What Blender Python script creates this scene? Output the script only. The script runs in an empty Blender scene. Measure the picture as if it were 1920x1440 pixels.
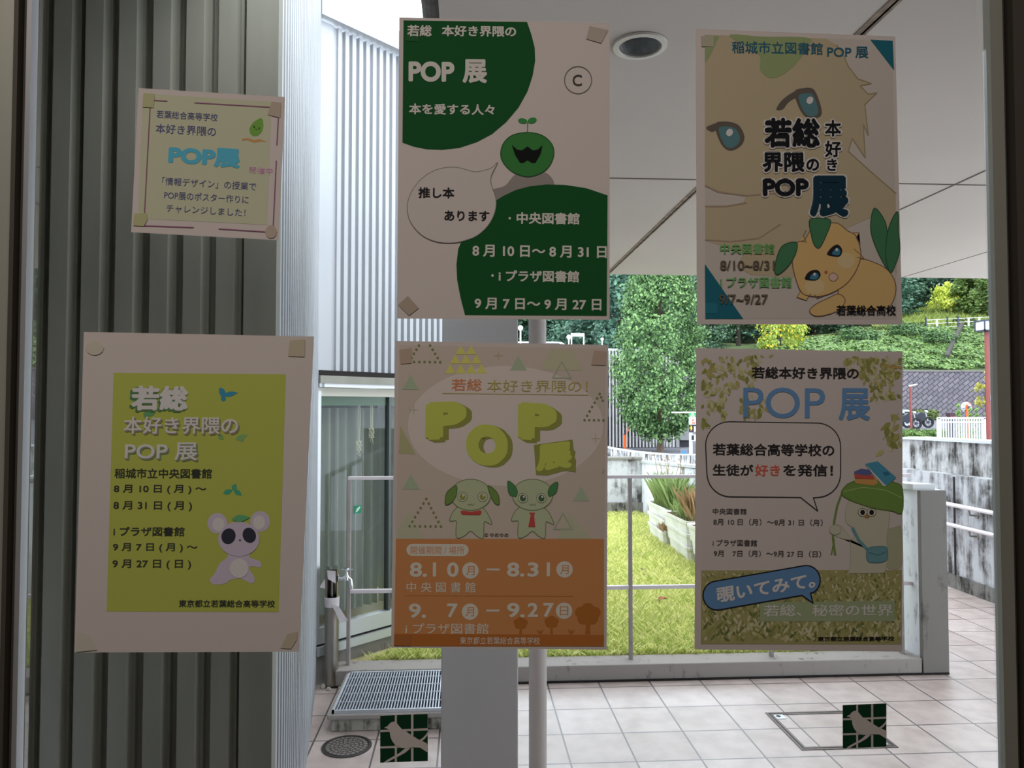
import bpy, math, random
from mathutils import Vector, Matrix
import numpy as np
SC = bpy.context.scene
COL = SC.collection
rad = math.radians

# ------------------------------------------------------------------ camera
FPX = 1400.0
YAW = rad(3.5)
PITCH = math.atan(45 / FPX)
EYE = Vector((0, 0, 1.6))
cam_data = bpy.data.cameras.new('camera')
cam_data.sensor_width = 36
cam_data.lens = 36 * FPX / 1920
cam_data.clip_start = 0.02
cam_data.clip_end = 400
cam = bpy.data.objects.new('camera', cam_data)
COL.objects.link(cam)
cam.location = EYE
cam.rotation_euler = (math.pi / 2 + PITCH, 0, -YAW)
SC.camera = cam

# ------------------------------------------------------------------ light, sky, exposure
W = bpy.data.worlds.new('overcast_sky')
SC.world = W
W.use_nodes = True
wn = W.node_tree.nodes
wn.clear()
wo = wn.new('ShaderNodeOutputWorld')
wb = wn.new('ShaderNodeBackground')
tc = wn.new('ShaderNodeTexCoord')
sx = wn.new('ShaderNodeSeparateXYZ')
cr = wn.new('ShaderNodeValToRGB')
cr.color_ramp.elements[0].position = 0.0
cr.color_ramp.elements[0].color = (0.76, 0.84, 0.97, 1)
cr.color_ramp.elements[1].position = 0.7
cr.color_ramp.elements[1].color = (0.88, 0.94, 1.0, 1)
W.node_tree.links.new(tc.outputs['Generated'], sx.inputs[0])
W.node_tree.links.new(sx.outputs['Z'], cr.inputs[0])
W.node_tree.links.new(cr.outputs[0], wb.inputs[0])
wb.inputs[1].default_value = 4.1
W.node_tree.links.new(wb.outputs[0], wo.inputs[0])

sun = bpy.data.lights.new('hazy_sun', 'SUN')
sun.energy = 1.8
sun.angle = rad(50)
sun.color = (1.0, 0.97, 0.92)
so = bpy.data.objects.new('hazy_sun', sun)
COL.objects.link(so)
so.rotation_euler = (rad(38), 0, rad(35))

def fill_light(name, loc, sx_, sy_, power):
    l = bpy.data.lights.new(name, 'AREA')
    l.shape = 'RECTANGLE'
    l.size = sx_
    l.size_y = sy_
    l.energy = power
    l.color = (1.0, 0.88, 0.80)
    o = bpy.data.objects.new(name, l)
    COL.objects.link(o)
    o.location = loc
    return o
fill_light('poster_fill_light', (-0.35, -0.20, 2.655), 2.0, 0.22, 12.3)  # fill light added to brighten the posters; no lamp is visible here

vs = SC.view_settings
vs.view_transform = 'Standard'
vs.look = 'None'
vs.exposure = 0.0
vs.gamma = 1.0
vs.use_curve_mapping = False

# ------------------------------------------------------------------ pixel -> world helpers
_fh = Vector((math.sin(YAW), math.cos(YAW), 0))
_rt = Vector((math.cos(YAW), -math.sin(YAW), 0))
_uz = Vector((0, 0, 1))
_fw = _fh * math.cos(PITCH) + _uz * math.sin(PITCH)
_up = _uz * math.cos(PITCH) - _fh * math.sin(PITCH)
def ray(px, py):
    return _fw + _rt * ((px - 960) / FPX) + _up * ((720 - py) / FPX)
def at(px, py, Y):
    d = ray(px, py)
    return EYE + d * (Y / d.y)
def atz(px, py, z):
    d = ray(px, py)
    return EYE + d * ((z - 1.6) / d.z)

# ------------------------------------------------------------------ materials
def lin1(c):
    c /= 255.0
    return c / 12.92 if c <= 0.04045 else ((c + 0.055) / 1.055) ** 2.4
def lin(c):
    return tuple(lin1(x) for x in c)
_mats = {}
def _principled(name):
    m = bpy.data.materials.new(name)
    m.use_nodes = True
    n = m.node_tree.nodes
    return m, n, m.node_tree.links, n['Principled BSDF']
def mat(name, c, rough=0.6, metal=0.0, var=0.0, scale=8.0, bump=0.0, spec=0.35, stretch=(1, 1, 1), emit=0.0):
    """plain colour (sRGB 0-255) with optional procedural mottling and bump"""
    if name in _mats:
        return _mats[name]
    m, n, L, b = _principled(name)
    c = lin(c)
    b.inputs['Base Color'].default_value = (*c, 1)
    b.inputs['Roughness'].default_value = rough
    b.inputs['Metallic'].default_value = metal
    b.inputs['Specular IOR Level'].default_value = spec
    if emit:
        b.inputs['Emission Color'].default_value = (*c, 1)
        b.inputs['Emission Strength'].default_value = emit
    if var or bump:
        t = n.new('ShaderNodeTexCoord')
        mp = n.new('ShaderNodeMapping')
        mp.inputs['Scale'].default_value = stretch
        nz = n.new('ShaderNodeTexNoise')
        nz.inputs['Scale'].default_value = scale
        nz.inputs['Detail'].default_value = 6
        L.new(t.outputs['Object'], mp.inputs[0])
        L.new(mp.outputs[0], nz.inputs['Vector'])
        if var:
            r = n.new('ShaderNodeValToRGB')
            r.color_ramp.elements[0].position = 0.3
            r.color_ramp.elements[1].position = 0.7
            r.color_ramp.elements[0].color = (*[max(0, x * (1 - var)) for x in c], 1)
            r.color_ramp.elements[1].color = (*[min(1, x * (1 + var * 0.6)) for x in c], 1)
            L.new(nz.outputs[0], r.inputs[0])
            L.new(r.outputs[0], b.inputs['Base Color'])
        if bump:
            bp = n.new('ShaderNodeBump')
            bp.inputs['Strength'].default_value = bump
            bp.inputs['Distance'].default_value = 0.01
            L.new(nz.outputs[0], bp.inputs['Height'])
            L.new(bp.outputs[0], b.inputs['Normal'])
    _mats[name] = m
    return m
def leafmat(name, c0, c1, trans=0.25):
    """foliage: every leaf takes its own tone between two greens"""
    if name in _mats:
        return _mats[name]
    m, n, L, b = _principled(name)
    g = n.new('ShaderNodeNewGeometry')
    r = n.new('ShaderNodeValToRGB')
    r.color_ramp.elements[0].color = (*lin(c0), 1)
    r.color_ramp.elements[1].color = (*lin(c1), 1)
    L.new(g.outputs['Random Per Island'], r.inputs[0])
    L.new(r.outputs[0], b.inputs['Base Color'])
    b.inputs['Roughness'].default_value = 0.5
    b.inputs['Specular IOR Level'].default_value = 0.25
    tr = n.new('ShaderNodeBsdfTranslucent')
    L.new(r.outputs[0], tr.inputs[0])
    mx = n.new('ShaderNodeMixShader')
    mx.inputs[0].default_value = trans
    L.new(b.outputs[0], mx.inputs[1])
    L.new(tr.outputs[0], mx.inputs[2])
    L.new(mx.outputs[0], n['Material Output'].inputs[0])
    _mats[name] = m
    return m
def concrete(name, c, dark, amount=0.5, sc=3.0, rough=0.85):
    """weathered cast concrete with vertical dirt streaks"""
    if name in _mats:
        return _mats[name]
    m, n, L, b = _principled(name)
    t = n.new('ShaderNodeTexCoord')
    mp = n.new('ShaderNodeMapping')
    mp.inputs['Scale'].default_value = (sc * 2.6, sc * 2.6, sc * 0.35)
    nz = n.new('ShaderNodeTexNoise')
    nz.inputs['Scale'].default_value = 2.0
    nz.inputs['Detail'].default_value = 8
    nz.inputs['Roughness'].default_value = 0.65
    L.new(t.outputs['Object'], mp.inputs[0])
    L.new(mp.outputs[0], nz.inputs['Vector'])
    n2 = n.new('ShaderNodeTexNoise')
    n2.inputs['Scale'].default_value = sc * 1.5
    n2.inputs['Detail'].default_value = 10
    n2.inputs['Roughness'].default_value = 0.7
    L.new(t.outputs['Object'], n2.inputs['Vector'])
    mm = n.new('ShaderNodeMath')
    mm.operation = 'MULTIPLY'
    L.new(nz.outputs[0], mm.inputs[0])
    L.new(n2.outputs[0], mm.inputs[1])
    r = n.new('ShaderNodeValToRGB')
    lo = 0.23 - 0.1 * (1 - amount)
    r.color_ramp.elements[0].position = 0.34 - 0.2 * amount + 0.02
    r.color_ramp.elements[1].position = 0.40 - 0.16 * amount + 0.05
    r.color_ramp.elements[0].color = (*lin(c), 1)
    r.color_ramp.elements[1].color = (*lin(dark), 1)
    # more streaks as amount grows
    r.color_ramp.elements[0].position = 0.36 - 0.18 * amount
    r.color_ramp.elements[1].position = 0.46 - 0.14 * amount
    L.new(mm.outputs[0], r.inputs[0])
    L.new(r.outputs[0], b.inputs['Base Color'])
    b.inputs['Roughness'].default_value = rough
    b.inputs['Specular IOR Level'].default_value = 0.2
    bp = n.new('ShaderNodeBump')
    bp.inputs['Strength'].default_value = 0.25
    bp.inputs['Distance'].default_value = 0.01
    L.new(n2.outputs[0], bp.inputs['Height'])
    L.new(bp.outputs[0], b.inputs['Normal'])
    _mats[name] = m
    return m
def glassmat(name, tint=(1, 1, 1), rough=0.0, refl=1.0):
    if name in _mats:
        return _mats[name]
    m = bpy.data.materials.new(name)
    m.use_nodes = True
    n = m.node_tree.nodes
    L = m.node_tree.links
    n.clear()
    o = n.new('ShaderNodeOutputMaterial')
    t = n.new('ShaderNodeBsdfTransparent')
    t.inputs[0].default_value = (*tint, 1)
    g = n.new('ShaderNodeBsdfGlossy')
    g.inputs['Roughness'].default_value = rough
    f = n.new('ShaderNodeFresnel')
    f.inputs[0].default_value = 1.45
    ml = n.new('ShaderNodeMath')
    ml.operation = 'MULTIPLY'
    ml.inputs[1].default_value = refl
    L.new(f.outputs[0], ml.inputs[0])
    mx = n.new('ShaderNodeMixShader')
    L.new(ml.outputs[0], mx.inputs[0])
    L.new(t.outputs[0], mx.inputs[1])
    L.new(g.outputs[0], mx.inputs[2])
    L.new(mx.outputs[0], o.inputs[0])
    _mats[name] = m
    return m

# ------------------------------------------------------------------ mesh builder
_origin = {}
def setp(o, label=None, cat=None, group=None, kind=None):
    if label: o['label'] = label
    if cat: o['category'] = cat
    if group: o['group'] = group
    if kind: o['kind'] = kind
    return o
def empty(name, loc, label=None, cat=None, group=None):
    o = bpy.data.objects.new(name, None)
    o.empty_display_size = 0.1
    COL.objects.link(o)
    o.location = loc
    _origin[o.name] = Vector(loc)
    return setp(o, label, cat, group)
class MB:
    def __init__(s):
        s.v = []; s.f = []; s.m = []; s.mats = []
    def mi(s, m):
        if m not in s.mats: s.mats.append(m)
        return s.mats.index(m)
    def add(s, vs, fs, m):
        b = len(s.v); k = s.mi(m)
        s.v += [tuple(x) for x in vs]
        s.f += [tuple(i + b for i in f) for f in fs]
        s.m += [k] * len(fs)
        return s
    def box(s, a, b, m):
        x0, y0, z0 = (min(a[i], b[i]) for i in range(3))
        x1, y1, z1 = (max(a[i], b[i]) for i in range(3))
        return s.add([(x0,y0,z0),(x1,y0,z0),(x1,y1,z0),(x0,y1,z0),(x0,y0,z1),(x1,y0,z1),(x1,y1,z1),(x0,y1,z1)],
                     [(3,2,1,0),(4,5,6,7),(0,1,5,4),(1,2,6,5),(2,3,7,6),(3,0,4,7)], m)
    def poly(s, pts, m):
        return s.add(pts, [tuple(range(len(pts)))], m)
    def prism(s, pts, h, m):
        """closed polygon pts (3d) swept by the vector h"""
        n = len(pts); h = Vector(h)
        vs = [Vector(p) for p in pts] + [Vector(p) + h for p in pts]
        fs = [tuple(range(n))[::-1], tuple(range(n, 2 * n))] + [(i, (i + 1) % n, n + (i + 1) % n, n + i) for i in range(n)]
        return s.add(vs, fs, m)
    def tube(s, path, r, m, n=12, caps=True, r_end=None):
        P = [Vector(p) for p in path]; k = len(P); vs = []; fs = []
        up = None
        for i, p in enumerate(P):
            d = (P[min(i + 1, k - 1)] - P[max(i - 1, 0)]).normalized()
            if up is None:
                up = Vector((0, 0, 1)) if abs(d.z) < 0.9 else Vector((0, 1, 0))
            a = d.cross(up).normalized(); bb = a.cross(d).normalized(); up = bb
            rr = r if r_end is None else r + (r_end - r) * i / (k - 1)
            vs += [p + (a * math.cos(t) + bb * math.sin(t)) * rr for t in (2 * math.pi * j / n for j in range(n))]
        for i in range(k - 1):
            fs += [(i*n+j, i*n+(j+1)%n, (i+1)*n+(j+1)%n, (i+1)*n+j) for j in range(n)]
        if caps:
            fs += [tuple(range(n))[::-1], tuple(range((k-1)*n, k*n))]
        return s.add(vs, fs, m)
    def lathe(s, c, prof, m, n=24, axis='z'):
        """prof: list of (radius, height) around an axis through c"""
        vs = []; fs = []; k = len(prof)
        for r, h in prof:
            for j in range(n):
                t = 2 * math.pi * j / n
                q = (r * math.cos(t), r * math.sin(t), h)
                if axis == 'y': q = (q[0], q[2], q[1])
                if axis == 'x': q = (q[2], q[0], q[1])
                vs.append((c[0] + q[0], c[1] + q[1], c[2] + q[2]))
        for i in range(k - 1):
            fs += [(i*n+j, i*n+(j+1)%n, (i+1)*n+(j+1)%n, (i+1)*n+j) for j in range(n)]
        if prof[0][0] > 1e-6: fs.append(tuple(range(n))[::-1])
        if prof[-1][0] > 1e-6: fs.append(tuple(range((k-1)*n, k*n)))
        return s.add(vs, fs, m)
    def ball(s, c, r, m, n=16, k=10):
        pr = [(max(1e-7, r * math.sin(math.pi * i / k)), -r * math.cos(math.pi * i / k)) for i in range(k + 1)]
        return s.lathe(c, pr, m, n)
    def build(s, name, parent=None, origin=None, smooth=False, bevel=0, label=None, cat=None, group=None, kind=None):
        if parent is not None:
            org = _origin[parent.name]
        elif origin is not None:
            org = Vector(origin)
        else:
            a = np.array(s.v); org = Vector(((a[:,0].min()+a[:,0].max())/2, (a[:,1].min()+a[:,1].max())/2, a[:,2].min()))
        me = bpy.data.meshes.new(name)
        me.from_pydata([(x-org.x, y-org.y, z-org.z) for x, y, z in s.v], [], s.f)
        for m in s.mats: me.materials.append(m)
        me.polygons.foreach_set('material_index', s.m)
        if smooth:
            me.polygons.foreach_set('use_smooth', [True] * len(s.f))
        me.update()
        o = bpy.data.objects.new(name, me)
        COL.objects.link(o)
        if smooth:
            try:
                me.set_sharp_from_angle(angle=rad(40))
            except Exception:
                pass
        if bevel:
            b = o.modifiers.new('edge', 'BEVEL'); b.width = bevel; b.segments = 2; b.limit_method = 'ANGLE'
        if parent is not None:
            o.parent = parent
            _origin[o.name] = org.copy()
        else:
            o.location = org
            _origin[o.name] = org.copy()
        return setp(o, label, cat, group, kind)
def copy_tree(o, parent=None):
    c = o.copy(); COL.objects.link(c)
    if parent is not None: c.parent = parent
    for ch in list(o.children): copy_tree(ch, c)
    return c

# ================================================================== SETTING
M_RIB = mat('ribbed_steel', (172, 175, 180), rough=0.42, var=0.10, scale=2.2, spec=0.5, stretch=(1, 1, 0.25))
M_RIB_DARK = mat('ribbed_steel_mottled', (146, 145, 135), rough=0.55, var=0.16, scale=4, spec=0.3, stretch=(2, 2, 0.4))  # mottled grey-green, darker than the other ribbed steel
M_DARKGAP = mat('dark_recess', (38, 34, 34), rough=0.9)
M_SOFFIT = mat('soffit_paint', (210, 201, 193), rough=0.8, var=0.05, scale=1.2, spec=0.15)
M_CON = concrete('weathered_concrete', (180, 181, 184), (64, 60, 56), 0.84, 2.2)
M_CONW = concrete('streaked_concrete', (186, 185, 184), (58, 54, 50), 0.92, 2.4)
M_CONP = concrete('plain_concrete', (120, 117, 112), (72, 68, 64), 0.40, 3.0)
M_CURB = concrete('curb_concrete', (150, 144, 140), (80, 74, 68), 0.30, 5.0)
M_ALU = mat('aluminium', (196, 199, 200), rough=0.38, metal=0.55, spec=0.5)
M_STEEL = mat('brushed_steel', (158, 151, 142), rough=0.3, metal=0.9, var=0.1, scale=6, stretch=(1, 1, 0.1))
M_CHROME = mat('chrome', (225, 228, 230), rough=0.12, metal=1.0)
M_WHITE = mat('white_paint', (232, 234, 238), rough=0.45)

# ---- tiled floor
def tile_material():
    m, n, L, b = _principled('porch_tiles')
    g = n.new('ShaderNodeNewGeometry')
    sp = n.new('ShaderNodeSeparateXYZ')
    L.new(g.outputs['Position'], sp.inputs[0])
    P1 = atz(1054, 1377, 0); P2 = atz(1100, 1376, 0)
    def cell(out, off):
        a = n.new('ShaderNodeMath'); a.operation = 'SUBTRACT'; a.inputs[1].default_value = off
        L.new(out, a.inputs[0])
        d = n.new('ShaderNodeMath'); d.operation = 'DIVIDE'; d.inputs[1].default_value = 0.3
        L.new(a.outputs[0], d.inputs[0])
        fr = n.new('ShaderNodeMath'); fr.operation = 'FRACT'
        L.new(d.outputs[0], fr.inputs[0])
        fl = n.new('ShaderNodeMath'); fl.operation = 'FLOOR'
        L.new(d.outputs[0], fl.inputs[0])
        s5 = n.new('ShaderNodeMath'); s5.operation = 'SUBTRACT'; s5.inputs[1].default_value = 0.5
        L.new(fr.outputs[0], s5.inputs[0])
        ab = n.new('ShaderNodeMath'); ab.operation = 'ABSOLUTE'
        L.new(s5.outputs[0], ab.inputs[0])
        return ab.outputs[0], fl.outputs[0]
    ax, ix = cell(sp.outputs['X'], P1.x)
    ay, iy = cell(sp.outputs['Y'], P2.y)
    mx = n.new('ShaderNodeMath'); mx.operation = 'MAXIMUM'
    L.new(ax, mx.inputs[0]); L.new(ay, mx.inputs[1])
    gt = n.new('ShaderNodeMath'); gt.operation = 'GREATER_THAN'; gt.inputs[1].default_value = 0.5 - 0.0145
    L.new(mx.outputs[0], gt.inputs[0])
    cb = n.new('ShaderNodeCombineXYZ')
    L.new(ix, cb.inputs[0]); L.new(iy, cb.inputs[1])
    wn_ = n.new('ShaderNodeTexWhiteNoise')
    L.new(cb.outputs[0], wn_.inputs[0])
    r = n.new('ShaderNodeValToRGB')
    r.color_ramp.elements[0].color = (*lin((176, 160, 154)), 1)
    r.color_ramp.elements[1].color = (*lin((194, 180, 176)), 1)
    L.new(wn_.outputs[0], r.inputs[0])
    nz = n.new('ShaderNodeTexNoise'); nz.inputs['Scale'].default_value = 9; nz.inputs['Detail'].default_value = 8
    L.new(g.outputs['Position'], nz.inputs['Vector'])
    r2 = n.new('ShaderNodeValToRGB')
    r2.color_ramp.elements[0].color = (0.80, 0.78, 0.76, 1); r2.color_ramp.elements[0].position = 0.35
    r2.color_ramp.elements[1].color = (1, 1, 1, 1); r2.color_ramp.elements[1].position = 0.6
    L.new(nz.outputs[0], r2.inputs[0])
    ml = n.new('ShaderNodeMixRGB'); ml.blend_type = 'MULTIPLY'; ml.inputs[0].default_value = 1
    L.new(r.outputs[0], ml.inputs[1]); L.new(r2.outputs[0], ml.inputs[2])
    mg = n.new('ShaderNodeMixRGB')
    mg.inputs[2].default_value = (*lin((78, 72, 70)), 1)
    L.new(gt.outputs[0], mg.inputs[0]); L.new(ml.outputs[0], mg.inputs[1])
    L.new(mg.outputs[0], b.inputs['Base Color'])
    b.inputs['Roughness'].default_value = 0.34
    b.inputs['Specular IOR Level'].default_value = 1.0
    n3 = n.new('ShaderNodeTexNoise'); n3.inputs['Scale'].default_value = 260
    L.new(g.outputs['Position'], n3.inputs['Vector'])
    bp = n.new('ShaderNodeBump'); bp.inputs['Strength'].default_value = 0.2; bp.inputs['Distance'].default_value = 0.004
    L.new(n3.outputs[0], bp.inputs['Height'])
    L.new(bp.outputs[0], b.inputs['Normal'])
    return m
M_TILE = tile_material()
f = MB()
f.box((-1.6, 0.70, -0.1), (4.6, 4.42, 0), M_TILE)
f.box((2.86, 4.42, -0.1), (4.6, 9.0, 0), M_TILE)
f.build('floor', kind='structure')

# ---- soffit over the porch
SZ = 2.40
edge = atz(1200, 515, SZ).y
X0S = atz(822, 4, SZ).x
c = MB()
c.box((X0S, 0.80, SZ), (7.5, edge, SZ + 0.45), M_SOFFIT)
c.box((-0.62, 0.80, SZ), (X0S, 1.40, SZ + 0.45), M_SOFFIT)  # out-of-view soffit strip, added to darken the ribbed walls
ceil = c.build('ceiling', kind='structure', origin=(0, 0, SZ))
M_JOINT = mat('joint_filler', (150, 134, 118), rough=0.9, var=0.5, scale=30)
M_JDARK = mat('joint_shadow_gap', (110, 100, 92), rough=0.9)
for (px, py, w, mm_) in ((1304.5, 354.6, 0.018, 1), (1848, 319.5, 0.008, 0), (1852, 472, 0.004, 0), (1640, 43, 0.012, 1)):
    x = atz(px, py, SZ).x
    MB().box((x - w/2, 0.82, SZ - 0.0015), (x + w/2, edge - 0.002, SZ + 0.001), M_JOINT if mm_ else M_JDARK).build('joint_strip', ceil)
y = atz(1200, 334.6, SZ).y
MB().box((X0S + 0.01, y - 0.004, SZ - 0.0018), (7.4, y + 0.004, SZ + 0.001), M_JDARK).build('joint_strip', ceil)
g_ = MB()
g_.tube([(X0S - 0.03, 1.3, SZ + 0.16), (X0S - 0.03, edge, SZ + 0.16)], 0.022, mat('soffit_edge_metal', (120, 116, 114), rough=0.6, var=0.4, scale=20))
g_.build('edge_gutter', ceil)

# ---- corrugated walls
def corrugated(path_pts, z0, z1, m):
    """path_pts: plan polyline (x, y) of the rib profile, swept upward"""
    b = MB(); n = len(path_pts)
    vs = [(x, y, z0) for x, y in path_pts] + [(x, y, z1) for x, y in path_pts]
    b.add(vs, [(i, i + 1, n + i + 1, n + i) for i in range(n - 1)], m)
    return b
def profile(p0, p1, period, depth, duty, nrm, lead=0.0, bev=0.012, groove=True):
    """ribs between p0 and p1 in plan; nrm = outward side"""
    p0 = Vector(p0); p1 = Vector(p1); d = (p1 - p0); Ln = d.length; d.normalize(); nrm = Vector(nrm).normalized()
    out = [p0]; t = lead
    if lead: out.append(p0 + d * lead)
    while t < Ln - 1e-4:
        a = t; bq = min(t + period * duty, Ln); c_ = min(bq + bev, Ln); e = min(t + period - bev * 0.3, Ln)
        out += [p0 + d * a, p0 + d * bq, p0 + d * c_ - nrm * depth * 0.8]
        if groove and c_ + 0.008 < e:
            out += [p0 + d * (c_ + 0.006) - nrm * depth * 0.8, p0 + d * (c_ + 0.008) - nrm * depth]
        out += [p0 + d * e - nrm * depth]
        t += period
    out.append(p1)
    return [(q.x, q.y) for q in out]
YA = 1.90
xr = [at(px, 1440, YA).x for px in (72.6, 134, 198.6, 265, 329, 392)]
xc0 = at(446, 1440, YA).x; xc1 = at(509, 1440, YA).x
prof = [(-2.4, YA + 0.02)]
per = (xr[-1] - xr[0]) / 5
xs = [xr[0] - per * k for k in range(12, 0, -1)] + xr
for i, x in enumerate(xs):
    prof += [(x, YA + 0.032), (x + 0.001, YA), (x + 0.044, YA), (x + 0.052, YA + 0.018), (x + 0.059, YA + 0.018), (x + 0.0600, YA + 0.032)]
prof += [(xc0, YA + 0.022), (xc0 + 0.001, YA - 0.002), (xc1, YA - 0.002), (xc1 + 0.002, YA + 0.03)]
corrugated(prof, 0, 3.6, M_RIB_DARK).build('wall_left', kind='structure')
# second face of the same block, running away from the window
CB0 = Vector((xc1 + 0.002, YA + 0.03)); CB1 = Vector((-0.862, 4.42))
dB = (CB1 - CB0).normalized(); nB = Vector((dB.y, -dB.x))
pr = profile(CB0, CB1 - dB * 0.06, 0.086, 0.03, 0.42, nB, lead=0.0, bev=0.004, groove=False)
pr.append((CB1.x, CB1.y))
corrugated(pr, 0, 4.6, M_RIB).build('wall_side', kind='structure')
# unseen passage end wall and roof, added to keep daylight off the ribbed wall
MB().box((-2.5, 0.80, 0), (-2.4, YA + 0.1, 2.78), M_RIB_DARK).build('wall_shade_block', kind='structure')
MB().box((-2.6, 0.80, 2.78), (-0.62, YA + 0.1, 2.95), M_SOFFIT).build('ceiling_shade_block', kind='structure')

# ---- 45 degree bay with a glazed front
C0 = CB1.copy(); dC = Vector((1, 1)).normalized(); nC = Vector((1, -1)).normalized()
LC = 0.98
def cpt(t, off=0.0):
    q = C0 + dC * t + nC * off
    return (q.x, q.y)
zsill, zhead, zledge, zcap = 0.215, 1.70, 1.80, 3.93
pc = profile(C0 + dC * 0.12, C0 + dC * LC, 0.0525, 0.024, 0.50, nC, bev=0.004, groove=False)
pc = [cpt(0.0), cpt(0.085), cpt(0.09, -0.014), cpt(0.118, -0.014)] + pc
b = corrugated(pc, zledge + 0.01, zcap - 0.03, M_RIB)
wc = b.build('wall_bay', kind='structure', origin=(*cpt(0), 0))
def cbox(t0, t1, o0, o1, z0, z1, m, bld=None):
    bld = bld or MB()
    q = [(*cpt(t0, o0), z0), (*cpt(t1, o0), z0), (*cpt(t1, o1), z0), (*cpt(t0, o1), z0)]
    return bld.prism(q, (0, 0, z1 - z0), m)
cbox(-0.03, LC + 0.02, -0.05, 0.05, zcap - 0.02, zcap + 0.10, M_RIB).build('eave_fascia', wc)
cbox(0.0, LC, -0.05, 0.004, zledge - 0.01, zledge + 0.022, M_DARKGAP).build('dark_flashing', wc)
cbox(-0.01, LC, -0.06, 0.035, zledge - 0.055, zledge - 0.01, M_RIB_DARK).build('ledge', wc)
cbox(0, LC, -0.09, -0.005, -0.05, zsill - 0.04, M_CONP).build('plinth', wc)
b = MB(); q0 = C0 + dC * LC; b.prism([(q0.x, q0.y, 0), (q0.x - 0.5, q0.y + 0.6, 0), (q0.x - 0.5, q0.y + 3, 0), (q0.x + 0.02, q0.y + 3, 0)], (0, 0, zcap), M_RIB)
b.build('return_wall', wc)
# inside of the bay: floor, back wall
M_INFLOOR = mat('bay_floor', (226, 206, 150), rough=0.5)
M_INWALL = mat('bay_inner_wall', (150, 152, 148), rough=0.8)
b = MB()
b.prism([(*cpt(0, -0.1), zsill + 0.05), (*cpt(LC, -0.1), zsill + 0.05), (*cpt(LC, -1.0), zsill + 0.05), (*cpt(0, -1.0), zsill + 0.05)], (0, 0, 0.02), M_INFLOOR)
b.build('floor_bay', kind='structure')
b = MB(); cbox(-0.0, LC, -0.9, -1.0, 0.2, 2.2, M_INWALL, b); cbox(0, LC, -0.05, -1, 2.0, 2.1, M_INWALL, b); cbox(-0.05, 0.0, -0.06, -1, 0.2, 2.2, M_INWALL, b)
b.build('wall_bay_inner', kind='structure')
win = empty('window_2', (*cpt(0), zsill)); win['kind'] = 'structure'
b = MB()
cbox(0, LC, -0.06, 0.0, zsill + 0.015, zsill + 0.105, M_ALU, b)
cbox(0, LC, -0.06, 0.012, zsill - 0.05, zsill + 0.0, M_ALU, b)
b.build('window_sill', win)
cbox(0, LC, -0.06, -0.012, zsill - 0.001, zsill + 0.016, M_DARKGAP).build('sill_gap', win)
b = MB()
cbox(0.0, 0.02, -0.055, 0.0, zsill + 0.105, zhead, M_ALU, b)
cbox(0.0, LC, -0.055, -0.004, zhead - 0.03, zhead + 0.02, mat('cream_frame', (205, 202, 188), rough=0.5), b)
cbox(0.535, 0.552, -0.055, -0.01, zsill + 0.105, zhead, mat('dark_frame', (92, 98, 98), rough=0.4, metal=0.4), b)
b.build('window_frame', win)
b = MB(); cbox(0.02, LC, -0.02, 0.03, zhead + 0.022, zhead + 0.045, M_WHITE, b); b.build('drip_rail', win)
cbox(0.02, LC, -0.034, -0.03, zsill + 0.105, zhead - 0.03, glassmat('bay_glass', (0.86, 0.88, 0.86), refl=0.35)).build('pane', win)
cbox(0.02, LC, -0.040, -0.036, zhead - 0.085, zhead - 0.03, mat('reflection_green', (108, 142, 112), rough=0.6)).build('head_reflection', win)  # strip coloured as the green reflection at the top of the bay glass

# curtain hung behind the bay glass
M_CURT = mat('curtain_cloth', (176, 180, 174), rough=0.85)
cur = empty('curtain', (*cpt(0.3, -0.12), zsill + 0.13), 'grey pleated curtain hanging behind the glass of the angled bay', 'curtain')
random.seed(4)
for (ta, tb, ph) in ((0.022, 0.20, 0.2), (0.19, 0.52, 1.1), (0.56, 0.95, 2.0)):
    pts = []; n = 60
    for i in range(n + 1):
        t = ta + (tb - ta) * i / n
        pts.append((t, -0.115 + 0.020 * math.sin(t * 95 + ph) + 0.007 * math.sin(t * 37 + ph)))
    vs = []; fs = []
    zs = [zsill + 0.14, zsill + 0.5, zsill + 1.0, zhead - 0.10]
    for z in zs:
        for t, o_ in pts: vs.append((*cpt(t, o_), z))
    for k in range(len(zs) - 1):
        fs += [(k*(n+1)+i, k*(n+1)+i+1, (k+1)*(n+1)+i+1, (k+1)*(n+1)+i) for i in range(n)]
    MB().add(vs, fs, M_CURT).build('drape', cur, smooth=True)
M_CORD = mat('cord', (246, 240, 220), rough=0.8)
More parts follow.
